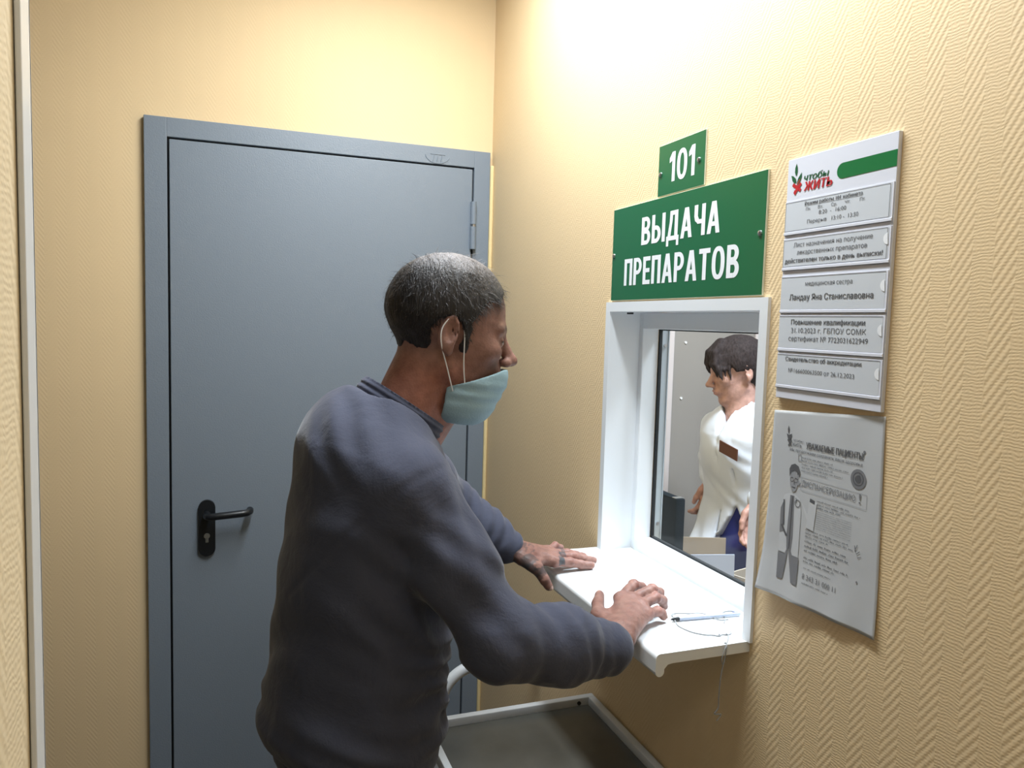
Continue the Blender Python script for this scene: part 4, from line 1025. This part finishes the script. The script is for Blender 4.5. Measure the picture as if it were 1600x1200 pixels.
# the body under the clothes
g = Grid((0.02, 0.96, 0.0), (0.62, 1.60, 1.42), 0.009)
P = g.P
B_ = ecap(P, (0.20, 1.26, 0.86), (0.235, 1.26, 1.12), (0.105, 0.155), (0.100, 0.145), (0, 1, 0))
B_ = sm_union(B_, ecap(P, (0.235, 1.26, 1.12), (0.232, 1.26, 1.30), (0.100, 0.145), (0.085, 0.160), (0, 1, 0)), 0.04)
B_ = sm_union(B_, cap(P, (0.24, 1.26, 1.32), (0.285, 1.26, 1.38), 0.055, 0.055), 0.05)
RS, RE, RW = (0.252, 1.090, 1.305), (0.372, 1.010, 1.090), (0.602, 1.052, 1.028)
LS, LE, LW = (0.300, 1.420, 1.305), (0.445, 1.520, 1.160), (0.5560, 1.4420, 1.080)
for S_, E_, W_ in ((RS, RE, RW), (LS, LE, LW)):
    e2 = tuple(np.array(E_)*0.15+np.array(W_)*0.85)
    B_ = sm_union(B_, chain(P, [S_, E_, e2], [0.046, 0.036, 0.026], 0.01), 0.03)
for s in (1, -1):
    hip, kn, an = (0.20, 1.26+s*0.085, 0.84), (0.225, 1.26+s*0.10, 0.48), (0.165, 1.26+s*0.11, 0.09)
    B_ = sm_union(B_, chain(P, [hip, kn, an], [0.080, 0.052, 0.036], 0.02), 0.04)
    B_ = sm_union(B_, cap(P, (0.165, 1.26+s*0.11, 0.05), (0.30, 1.26+s*0.13, 0.035), 0.032, 0.025), 0.02)
V, Fc = g.mesh(B_); parts.append((V, Fc, np.tile(SK, (len(V), 1))))
V, Fc, C_ = join_np(parts)
man = np_obj('person', V, Fc, M_SKIN, None, C_)
tag(man, man_label, 'person')

# sweatshirt
g = Grid((-0.01, 0.91, 0.76), (0.66, 1.60, 1.50), 0.0046)
P = g.P
lev = [  # z, x centre, half depth, half width
 ((0.197, 1.25, 0.842), 0.134, 0.190), ((0.201, 1.25, 0.905), 0.145, 0.195), ((0.212, 1.25, 1.03), 0.137, 0.188), ((0.215, 1.25, 1.14), 0.130, 0.190), ((0.218, 1.25, 1.24), 0.117, 0.195), ((0.222, 1.25, 1.32), 0.098, 0.180), ((0.242, 1.255, 1.375), 0.074, 0.120)]
F = None
for (a, ra, wa), (b, rb, wb) in zip(lev[:-1], lev[1:]):
    d = ecap(P, a, b, (ra, wa), (rb, wb), (0, 1, 0)); F = d if F is None else sm_union(F, d, 0.035)
cut = P[:, 2] - (0.872-0.13*(P[:, 0]-0.05)); F = np.maximum(F, -cut)
sh_ = sm_union(cap(P, (0.215, 1.25, 1.372), RS, 0.052, 0.060), cap(P, (0.235, 1.25, 1.372), LS, 0.052, 0.058), 0.03)
F = sm_union(F, sh_, 0.05)
F = sm_union(F, ell(P, (0.172, 1.25, 1.338), (0.060, 0.125, 0.080)), 0.05)     # hunched upper back
F = sm_union(F, ell(P, (0.288, 1.25, 1.270), (0.052, 0.115, 0.090)), 0.05)     # chest
# collar
F = sm_union(F, ecap(P, (0.262, 1.257, 1.375), (0.275, 1.257, 1.405), (0.074, 0.074), (0.068, 0.070), (0, 1, 0)), 0.02)
# sleeves
def off(a, b, t): return tuple(np.array(a)*(1-t)+np.array(b)*t)
rs_ = chain(P, [RS, off(RS, RE, 0.5), RE, off(RE, RW, 0.45), off(RE, RW, 0.84)], [0.062, 0.056, 0.055, 0.056, 0.043], 0.03)
F = sm_union(F, rs_, 0.022)
lsl = chain(P, [LS, off(LS, LE, 0.5), LE, off(LE, LW, 0.5), off(LE, LW, 0.90)], [0.062, 0.056, 0.052, 0.044, 0.036], 0.03)
F = sm_union(F, lsl, 0.022)
# folds
u_ = np.array(RE)-np.array(RS); fo = np.array(RW)-np.array(RE)
D = np.zeros(len(P), np.float32)
mE = bump_mask(P, (0.44, 1.00, 1.07), 0.085); D += 0.0042*mE*waves(P, (1, 0.1, 0.45), 0.043, 0.4, 0.014, (0.2, 0.9, -0.9))*(0.55+0.6*vnoise(P, 30, 31)).astype(np.float32)
mF = bump_mask(P, (0.53, 1.02, 1.06), 0.07); D += 0.0034*mF*waves(P, (1, 0.1, -0.25), 0.030, 1.4, 0.012, (0.1, 0.8, 0.9))*(0.6+0.7*vnoise(P, 40, 33)).astype(np.float32)
mA = bump_mask(P, (0.28, 1.07, 1.15), 0.10); D += 0.0060*mA*waves(P, (0.62, 0.1, 0.78), 0.048, 2.1, 0.008)
mS = bump_mask(P, (0.31, 1.05, 1.22), 0.10); D += 0.0022*mS*waves(P, (0.9, 0.1, 0.42), 0.046, 0.0, 0.012, (0.3, 0.7, -0.9))
mB = bump_mask(P, (0.12, 1.14, 1.00), 0.20); D += 0.0050*mB*waves(P, (0.9, 0.5, 0.35), 0.085, 0.7, 0.015)
mH = np.exp(-((P[:, 2]-0.905)/0.045)**2); D += 0.0042*mH*waves(P, (0.55, 0.3, 1.0), 0.045, 1.9, 0.012)
mW = bump_mask(P, (0.32, 1.12, 0.97), 0.10); D += 0.0050*mW*waves(P, (0.25, 0, 1.0), 0.040, 0.9, 0.010)
mN = bump_mask(P, (0.17, 1.15, 1.38), 0.08); D += 0.0030*mN*waves(P, (0.9, -0.2, 0.5), 0.045, 0.2, 0.006)
mL = bump_mask(P, (0.50, 1.47, 1.12), 0.08); D += 0.0035*mL*waves(P, (1, 0, -0.6), 0.026, 0.3, 0.004)
D += 0.0024*np.abs(vnoise(P, 38, 12)).astype(np.float32)+0.0016*vnoise(P, 45, 2).astype(np.float32)
F = F + D
# shoulder seam of the near sleeve and the collar / cuff / hem seams as shallow grooves
dn = (P-npv(*RS))@npv(0.38, -0.45, -0.62)
F = F + 0.0016*np.exp(-((dn-0.012)/0.0045)**2)*(P[:, 1] < 1.17)
tW = (P-npv(*RE))@(npv(*fo)/np.linalg.norm(fo)); Lf = float(np.linalg.norm(fo))
F = F + 0.0018*np.exp(-((tW-Lf*0.66)/0.004)**2)*(P[:, 0] > 0.46)*(P[:, 1] < 1.2)
CN = np.array([0.55, 0.0, 0.835]); CC = np.array([0.276, 1.256, 1.407])      # collar plane
cu1 = np.array([0.835, 0, -0.55])
dpl = (P-npv(*CC))@npv(*CN); ra_ = np.sqrt(((P-npv(*CC))@npv(*cu1)/0.076)**2+((P-npv(*CC))[:, 1]/0.073)**2)*0.0745
F = sm_union(F, np.maximum(ra_-0.0800, np.abs(dpl+0.030)-0.016), 0.012)
F = sm_sub(F, -(dpl+0.016-1.3*np.clip(ra_-0.095, 0, 1)), 0.010)
F = np.maximum(F, -np.maximum(ra_-0.0800, -0.014-dpl))
# sleeve ends are open: cut behind the cuff
V, Fc = g.mesh(F)
sw = np_obj('sweatshirt', V, Fc, M_KNIT, man, None, 1)

# ribbed collar band
g = Grid((0.17, 1.15, 1.31), (0.39, 1.36, 1.48), 0.0022); P = g.P
dpl = (P-npv(*CC))@npv(*CN); e1 = (P-npv(*CC))@npv(*cu1)/0.076; e2 = (P-npv(*CC))[:, 1]/0.073
ra_ = np.sqrt(e1**2+e2**2)*0.0745
lean = 0.0795+0.0016*np.cos(dpl*2*math.pi/0.0105)-0.10*(dpl+0.012)
F = np.maximum(np.maximum(ra_-lean, lean-0.0085-ra_), np.abs(dpl+0.007)-0.0155)
V, Fc = g.mesh(F); np_obj('collar_band', V, Fc, M_KNIT, sw, None, 1)
# hem band
g = Grid((0.02, 1.03, 0.77), (0.38, 1.47, 0.90), 0.005); P = g.P
Zs = P[:, 2]+0.13*(P[:, 0]-0.05); F = ecap(P, (0.202, 1.25, 0.79), (0.197, 1.25, 0.89), (0.118, 0.165), (0.134, 0.180), (0, 1, 0)); F = np.maximum(np.maximum(F, 0.838-Zs), Zs-0.882)
F = F + 0.0010*np.sin(np.arctan2(P[:, 1]-1.25, P[:, 0]-0.196)*150) + 0.003*waves(P, (1, 0.6, 0.2), 0.06)
V, Fc = g.mesh(F); np_obj('waistband', V, Fc, M_KNIT, sw, None, 1)

# trousers
g = Grid((0.02, 1.02, 0.06), (0.40, 1.50, 0.90), 0.008); P = g.P
F = ecap(P, (0.202, 1.26, 0.78), (0.202, 1.26, 0.86), (0.120, 0.160), (0.110, 0.152), (0, 1, 0))
for s in (1, -1):
    F = sm_union(F, chain(P, [(0.20, 1.26+s*0.085, 0.80), (0.225, 1.26+s*0.10, 0.48), (0.168, 1.26+s*0.11, 0.10)], [0.096, 0.075, 0.060], 0.03), 0.04)
F = np.maximum(F, 0.085-P[:, 2]); F = F + 0.004*waves(P, (0.4, 0.2, 1), 0.09, 1, 0.02)*np.exp(-((P[:, 2]-0.45)/0.2)**2)
V, Fc = g.mesh(F); np_obj('trousers', V, Fc, M_TROUS, man, None, 1)
for s in (1, -1):
    g = Grid((0.07, 1.26+s*0.12-0.09, 0.0), (0.40, 1.26+s*0.12+0.09, 0.13), 0.005); P = g.P
    F = sm_union(cap(P, (0.145, 1.26+s*0.11, 0.045), (0.315, 1.26+s*0.132, 0.032), 0.046, 0.038), cap(P, (0.165, 1.26+s*0.11, 0.05), (0.165, 1.26+s*0.11, 0.11), 0.044, 0.046), 0.02)
    F = np.maximum(F, 0.002-P[:, 2]); V, Fc = g.mesh(F); np_obj('shoe', V, Fc, M_SHOE, man, None, 1)

# short hair: a thin cap over the skull plus fine strands lying on it
def hair_region(q):
    """negative where hair grows (head coordinates)"""
    line = np.maximum(q[:, 0]-0.086+0.4*np.clip(0.10-q[:, 2], 0, 1), 0.066-q[:, 2]-0.0)                                   # above the forehead and temples
    side = np.maximum(q[:, 0]-0.022-0.55*np.clip(q[:, 2]-0.02, 0, 1), np.maximum(0.012-q[:, 2], -0.2))
    back = np.maximum(q[:, 0]+0.034, -0.026-q[:, 2]+0.006*np.sin(q[:, 1]*160)+0.15*np.clip(q[:, 0]+0.09, 0, 1))
    burn = np.maximum(np.abs(q[:, 0]-0.018)-0.008, np.abs(q[:, 2]+0.0)-0.022)
    ear = 0.027-np.sqrt((q[:, 0]+0.012)**2+(q[:, 2]-0.004)**2+0.2*np.clip(0.07-np.abs(q[:, 1]), 0, 1)**2)
    return 0.0035*vnoise(q, 330, 41)+np.maximum(np.minimum(np.minimum(line, side), np.minimum(back, burn)), np.where(np.abs(q[:, 1]) > 0.055, ear, -1))
g = Grid((0.18, 1.13, 1.40), (0.52, 1.38, 1.71), 0.0032); Q = to_head(g.P)
sk = ell(Q, (-0.004, 0, 0.043), (0.098, 0.076, 0.088)); sk = sm_union(sk, ell(Q, (0.038, 0, -0.028), (0.056, 0.058, 0.080)), 0.03)
sk = sm_union(sk*HS, ecap(g.P, (0.252, 1.262, 1.33), (0.318, 1.258, 1.475), (0.058, 0.064), (0.056, 0.056), (0, 1, 0)), 0.022)
thick = 0.0068 - 0.0045*np.clip((Q[:, 0]-0.05)/0.05, 0, 1) - 0.0052*np.clip((0.035-Q[:, 2])/0.055, 0, 1)
sk = sk - thick + 0.0010*vnoise(Q, 260, 4)
sk = np.maximum(sk, hair_region(Q)*0.8*HS)
V, Fc = g.mesh(sk); q = to_head(V.astype(np.float32))
topg = np.clip((q[:, 2]-0.100)/0.028, 0, 1)*np.clip((0.10-q[:, 0])/0.05, 0, 1); temple = np.clip((q[:, 0]-0.01)/0.05, 0, 1)*0.25
gy = np.clip(topg+temple+0.12*vnoise(V, 200, 9), 0, 1)[:, None]
hc = np.array([0.022, 0.020, 0.021])*(1-gy)+np.array([0.20, 0.19, 0.20])*gy
parts = [(V, Fc, hc)]
# strands
edge_ = np.where(hair_region(q) > -0.006)[0]; N_ = 5200; sel = np.concatenate([rng.choice(edge_, 3000), rng.integers(0, len(V), N_*2)]); sV, sF, sC = [], [], []; cnt = 0
cen = np.array([-0.01, 0, 0.03])
for i in sel:
    p = q[i].astype(float); nrm = p-cen; nrm /= np.linalg.norm(nrm)
    if (nrm@np.array([0, 0, 1])) < -0.5: continue
    crown = np.array([-0.05, 0, 0.12]); fl = p-crown; fl -= (fl@nrm)*nrm; l_ = np.linalg.norm(fl)
    if l_ < 0.01: continue
    fl /= l_; fl += rng.normal(size=3)*0.35
    L_ = rng.uniform(0.010, 0.020) if p[2] > 0.05 else rng.uniform(0.004, 0.010)
    w_ = np.cross(fl, nrm); w_ /= np.linalg.norm(w_); w_ *= 0.00030
    a = p-nrm*0.001; m_ = p+fl*L_*0.5+nrm*rng.uniform(0.0015, 0.0035); e = p+fl*L_+nrm*rng.uniform(-0.0005, 0.0022)
    pts = np.array([a-w_, a+w_, m_+w_, m_-w_, m_-w_, m_+w_, e+w_*0.3, e-w_*0.3])
    sV.append(pts); sF.append(np.array([[0, 1, 2, 3], [4, 5, 6, 7]])+cnt*8); cnt += 1
    gg = float(gy[i, 0]); b_ = rng.uniform(0.7, 1.5); sC.append(np.tile(np.clip((np.array([0.024, 0.021, 0.022])*(1-gg)+np.array([0.24, 0.23, 0.24])*gg)*b_, 0, 1), (8, 1)))
    if cnt >= N_: break
SV = np.concatenate(sV)*HS@HR.T+np.array(HC, float)
parts.append((SV, np.concatenate(sF), np.concatenate(sC)))
V, Fc, C_ = join_np(parts)
np_obj('hair', V, Fc, M_HAIR, man, C_)

# face mask worn below the nose, sagging under the chin
g = Grid((0.30, 1.14, 1.33), (0.53, 1.37, 1.53), 0.0022); Q = to_head(g.P)
bs = sm_union(ell(Q, (0.044, 0, -0.062), (0.054, 0.057, 0.056)), ell(Q, (0.078, 0, -0.056), (0.026, 0.034, 0.030)), 0.02)
bs = sm_union(bs, ell(Q, (0.036, 0, -0.106), (0.052, 0.048, 0.032)), 0.02)
bs = bs + 0.0013*np.sin(Q[:, 2]*300)*np.clip(1-np.abs(Q[:, 2]+0.085)/0.04, 0, 1)
shell = np.abs(bs-0.0062)-0.0024
top_ = Q[:, 2] - (-0.040 - 0.42*np.clip(0.098-Q[:, 0], 0, 1))
low_ = -0.140 - Q[:, 2]; back_ = 0.004+0.0*Q[:, 2]-Q[:, 0]
F = np.maximum(np.maximum(shell, top_), np.maximum(low_, back_))*HS
V, Fc = g.mesh(F); mk = np_obj('face_mask', V, Fc, M_MASK, man, None, 1)
tag(mk, 'light blue disposable mask')
for s in (1, -1):
    lp = MB()
    loc = [(0.012, s*0.061, -0.085), (-0.004, s*0.070, -0.050), (-0.022, s*0.080, -0.010), (-0.022, s*0.080, 0.016), (-0.004, s*0.079, 0.036), (0.012, s*0.074, 0.020), (0.022, s*0.066, -0.040), (0.030, s*0.061, -0.072)]
    wp = [tuple(np.array(p)*HS@HR.T+np.array(HC, float)) for p in loc]
    lp.tube(cr(wp, 5), 0.0011, 6)
    lp.build('ear_loop', M_WHITE_VINYL, mk, smooth=True, local=False)

# ------------------------------------------------------------------ the woman in the office
WB = np.array([1.640, 2.150, 0.0]); WY = math.radians(188)       # body centre and the way the trunk faces
WR = rot(WY, 0.0)
def wl(P): return (P-npv(*WB))@np.array(WR, np.float32)
def ww(p): return tuple(np.array(p)@WR.T+WB)
WHC = npv(1.635, 2.160, 1.402); WHR = rot(math.radians(161), 0.20, 0.0); WHS = 0.93
def wh(P): return ((P-WHC)@np.array(WHR, np.float32))/WHS
parts = []
g = Grid((1.47, 2.02, 1.22), (1.80, 2.30, 1.56), 0.0045); Q = wh(g.P)
Fh = head_field(Q, 1.0)*WHS
nb = np.array(ww((0.0, 0, 1.255)))
Fh = sm_union(Fh, cap(g.P, tuple(nb), tuple(np.array([-0.015, 0, -0.045])*WHS@WHR.T+np.array(WHC, float)), 0.050, 0.044), 0.02)
V, Fc = g.mesh(Fh); q = wh(V.astype(np.float32))
C_ = np.tile(np.array([0.46, 0.27, 0.225]), (len(V), 1))
lip = np.exp(-((q[:, 0]-0.099)/0.008)**2-((q[:, 2]+0.0555)/0.008)**2-(q[:, 1]/0.02)**2)[:, None]; C_ = C_*(1-0.6*lip)+np.array([0.35, 0.10, 0.10])*0.6*lip
for s in (1, -1):
    e = np.exp(-((q[:, 2]-0.026)/0.005)**2-((q[:, 1]-s*0.033)/0.020)**2)[:, None]*(q[:, 0:1] > 0.06); C_ = C_*(1-0.8*e)+np.array([0.04, 0.03, 0.025])*0.8*e
    e = np.exp(-((q[:, 2]-0.004)/0.004)**2-((q[:, 1]-s*0.031)/0.011)**2)[:, None]*(q[:, 0:1] > 0.08); C_ = C_*(1-0.8*e)+np.array([0.03, 0.025, 0.025])*0.8*e
parts.append((V, Fc, C_))
# joints in her local frame (x forward, y left)
wRS, wRE, wRW = (-0.03, -0.140, 1.200), (-0.045, -0.165, 1.08), (-0.018, -0.140, 1.015)
wLS, wLE, wLW = (-0.02, 0.150, 1.205), (-0.040, 0.185, 1.06), (0.080, 0.180, 1.005)
g = Grid((1.30, 1.85, 0.0), (1.95, 2.50, 1.30), 0.009); P = g.P; Qb = wl(P)
B_ = ecap(Qb, (-0.022, 0, 0.80), (-0.022, 0, 1.02), (0.07, 0.12), (0.068, 0.11), (0, 1, 0)); B_ = sm_union(B_, ecap(Qb, (-0.02, 0, 1.02), (-0.01, 0, 1.18), (0.068, 0.11), (0.072, 0.13), (0, 1, 0)), 0.04)
for S_, E_, W_ in ((wRS, wRE, wRW), (wLS, wLE, wLW)): B_ = sm_union(B_, chain(Qb, [S_, E_, W_], [0.030, 0.024, 0.022], 0.01), 0.03)
for s in (1, -1): B_ = sm_union(B_, chain(Qb, [(-0.022, s*0.07, 0.80), (0.02, s*0.085, 0.45), (-0.02, s*0.09, 0.08)], [0.070, 0.050, 0.035], 0.02), 0.04); B_ = sm_union(B_, cap(Qb, (-0.02, s*0.09, 0.045), (0.12, s*0.10, 0.03), 0.032, 0.026), 0.02)
V, Fc = g.mesh(B_); parts.append((V, Fc, np.tile(np.array([0.46, 0.27, 0.225]), (len(V), 1))))
def whand(W_, dirv, curl, thumb_side, sz=0.9):
    W_ = np.array(W_, float); d = np.array(dirv, float); d /= np.linalg.norm(d); sd = np.array(thumb_side, float); sd -= (sd@d)*d; sd /= np.linalg.norm(sd); up = np.cross(sd, d)*curl
    H = {'arm': tuple(ww(W_-d*0.022)), 'wrist': tuple(ww(W_)), 'side': tuple(np.array(sd)@WR.T)}
    for k, o_, L_ in (('i', 0.028, 1.0), ('m', 0.010, 1.08), ('r', -0.008, 1.0), ('l', -0.025, 0.82)):
        m_ = W_+d*0.078*(0.9+0.1*L_)+sd*o_; j1 = m_+d*0.036*L_-up*0.012; j2 = j1+d*0.018*L_-up*0.016; j3 = j2+d*0.006-up*0.016
        H[k] = [tuple(ww(p)) for p in (m_, j1, j2, j3)]
    H['tc'] = tuple(ww(W_+d*0.022+sd*0.018)); H['tm'] = tuple(ww(W_+d*0.050+sd*0.038-up*0.008)); H['ti'] = tuple(ww(W_+d*0.078+sd*0.044-up*0.018)); H['tt'] = tuple(ww(W_+d*0.098+sd*0.042-up*0.024))
    return H
for W_, dv, cu_, ts in ((wRW, (0.15, -0.05, -1), 1, (1, 0.25, 0.0)), (wLW, (0.35, -0.10, -1), -1, (1, -0.2, 0.1))):
    Hh = whand(W_, dv, cu_, ts); allp = np.array([Hh['wrist'], Hh['arm'], Hh['tt']]+[p for k in 'imrl' for p in Hh[k]])
    g = Grid(allp.min(0)-0.03, allp.max(0)+0.03, 0.0032)
    V, Fc = g.mesh(hand_field(g.P, Hh, 0.88)); parts.append((V, Fc, np.tile(np.array([0.50, 0.28, 0.23]), (len(V), 1))))
V, Fc, C_ = join_np(parts)
woman = np_obj('person', V, Fc, M_SKIN, None, C_)
tag(woman, 'woman in white medical coat with short dark hair seen through the service window', 'person')
# coat
g = Grid((1.28, 1.82, 0.64), (1.98, 2.52, 1.33), 0.0062); P = g.P; Q = wl(P)
lev = [((-0.030, 0, 0.72), 0.110, 0.200), ((-0.022, 0, 0.88), 0.092, 0.170), ((-0.022, 0, 1.0), 0.084, 0.145), ((-0.012, 0, 1.10), 0.098, 0.150), ((-0.005, 0, 1.19), 0.096, 0.155), ((-0.005, 0, 1.235), 0.070, 0.110)]
F = None
for (a, ra, wa), (b, rb, wb) in zip(lev[:-1], lev[1:]):
    d = ecap(Q, a, b, (ra, wa), (rb, wb), (0, 1, 0)); F = d if F is None else sm_union(F, d, 0.03)
F = sm_union(F, ell(Q, (0.048, 0.0, 1.140), (0.048, 0.105, 0.055)), 0.03)
F = sm_union(F, ecap(Q, (-0.004, 0, 1.235), (0.0, 0, 1.272), (0.062, 0.066), (0.056, 0.060), (0, 1, 0)), 0.02)
F = sm_union(F, chain(Q, [wRS, wRE, off(wRE, wRW, 0.92)], [0.056, 0.048, 0.042], 0.02), 0.02)
F = sm_union(F, chain(Q, [wLS, wLE, off(wLE, wLW, 0.95)], [0.056, 0.050, 0.042], 0.02), 0.02)
F = np.maximum(F, 0.70-Q[:, 2])
# open front below the waist showing the trousers, V neck above
op = np.maximum(np.abs(Q[:, 1]-0.060)-np.clip((0.965-Q[:, 2])*0.45, 0, 0.085), -0.04-Q[:, 0]); F = sm_union(F, ecap(Q, (0.035, -0.04, 0.93), (0.130, -0.05, 0.74), (0.018, 0.05), (0.016, 0.08), (0, 1, 0)), 0.03); F = sm_sub(F, op, 0.006)
vn_ = np.maximum(np.abs(Q[:, 1])-np.clip((Q[:, 2]-1.190)*0.30, 0, 0.04), 0.03-Q[:, 0]); F = sm_sub(F, vn_, 0.005)
F = sm_sub(F, ell(Q, (0.012, 0, 1.290), (0.052, 0.050, 0.045)), 0.004)
F = F + 0.0018*waves(Q, (0.2, 0.7, 0.95), 0.055, 0.5, 0.016)*bump_mask(Q, (0.08, 0.08, 1.06), 0.13) + 0.0022*waves(Q, (0, 0.5, 1), 0.045, 1.5, 0.01)*bump_mask(Q, (0.02, -0.20, 1.05), 0.09) + 0.003*waves(Q, (0, 1, 0.1), 0.075, 0.2, 0.01)*np.clip((0.98-Q[:, 2])/0.1, 0, 1)
F = F + 0.0022*np.exp(-((Q[:, 1]+0.008+0.0*Q[:, 2])/0.004)**2)*(Q[:, 0] > 0.03)
V, Fc = g.mesh(F); coat = np_obj('medical_coat', V, Fc, M_COAT, woman, None, 2)
bg = MB(); c0 = np.array(ww((0.129, 0.062, 1.128)))
def badge_pt(a, b, n): return tuple(ww((0.1030+n-0.22*abs(0.062+a)**1.6*2, 0.062+a, 1.152+b-0.30*a)))
pts = [badge_pt(a, b, 0.010) for a, b in ((-0.036, 0.019), (0.036, 0.019), (0.036, -0.019), (-0.036, -0.019))]
pt2 = [badge_pt(a, b, 0.006) for a, b in ((-0.036, 0.019), (0.036, 0.019), (0.036, -0.019), (-0.036, -0.019))]
bg.poly(pts); bg.poly(pt2[::-1])
for i in range(4): bg.quad(pts[i], pts[(i+1) % 4], pt2[(i+1) % 4], pt2[i])
bg.build('name_badge', M_BADGE, coat, local=False)
g = Grid((1.38, 1.92, 0.10), (1.88, 2.40, 0.98), 0.009); P = g.P; Q = wl(P)
F = ecap(Q, (-0.022, 0, 0.80), (-0.022, 0, 0.95), (0.082, 0.140), (0.078, 0.125), (0, 1, 0))
for s in (1, -1): F = sm_union(F, chain(Q, [(-0.02, s*0.075, 0.80), (0.01, s*0.085, 0.45), (-0.02, s*0.09, 0.12)], [0.080, 0.064, 0.056], 0.02), 0.03)
V, Fc = g.mesh(F); np_obj('trousers', V, Fc, M_BLUE, woman, None, 1)
for s in (1, -1):
    c0 = np.array(ww((0.03, s*0.095, 0))); g = Grid((c0[0]-0.16, c0[1]-0.16, 0), (c0[0]+0.16, c0[1]+0.16, 0.12), 0.006); Q = wl(g.P)
    F = cap(Q, (-0.03, s*0.09, 0.045), (0.125, s*0.10, 0.03), 0.044, 0.036); F = np.maximum(F, 0.002-Q[:, 2]); V, Fc = g.mesh(F); np_obj('shoe', V, Fc, M_WHITE_VINYL, woman, None, 1)
# her hair: full cap, side-swept fringe over the brow, gathered at the back
g = Grid((1.46, 2.00, 1.28), (1.82, 2.33, 1.58), 0.0045); Q = wh(g.P)
sk = ell(Q, (-0.006, 0, 0.045), (0.106, 0.084, 0.096))
sk = sm_union(sk, ell(Q, (-0.060, 0, -0.010), (0.052, 0.062, 0.062)), 0.03)
reg = np.minimum(np.maximum(Q[:, 0]-0.094-0.0*Q[:, 2], 0.050-Q[:, 2]-0.45*np.clip(-Q[:, 0]+0.02, 0, 0.08)), np.maximum(Q[:, 0]-0.022-0.55*np.clip(Q[:, 2], 0, 1), 0.012-Q[:, 2]))
reg = np.minimum(reg, np.maximum(Q[:, 0]+0.022, -0.062-Q[:, 2]))
sk = np.maximum(sk, reg*0.8)
fr_ = None
for s, y0, y1 in ((1, 0.030, 0.058), (1, 0.045, 0.068), (1, 0.010, 0.036), (-1, 0.035, 0.062), (-1, 0.01, 0.045)):
    d = chain(Q, [(0.050, s*y0*0.5, 0.128), (0.088, s*y0, 0.090), (0.098, s*(y0+y1)/2, 0.050), (0.088, s*y1, 0.004)], [0.010, 0.013, 0.010, 0.0035], 0.006); fr_ = d if fr_ is None else sm_union(fr_, d, 0.006)
for x_ in (0.060, 0.044, 0.074):
    d = chain(Q, [(x_, 0.050, 0.070), (x_+0.010, 0.064, 0.030), (x_+0.008, 0.066, -0.012)], [0.010, 0.007, 0.002], 0.005); fr_ = np.minimum(fr_, d)
sk = sm_union(sk, fr_, 0.010)
sk = sk + 0.0020*vnoise(Q, 170, 6) + 0.0012*np.sin(Q[:, 1]*420+Q[:, 0]*160)
V, Fc = g.mesh(sk*WHS)
np_obj('hair', V, Fc, M_HAIR_W, woman, np.tile(np.array([0.030, 0.022, 0.022]), (len(V), 1)), 1)
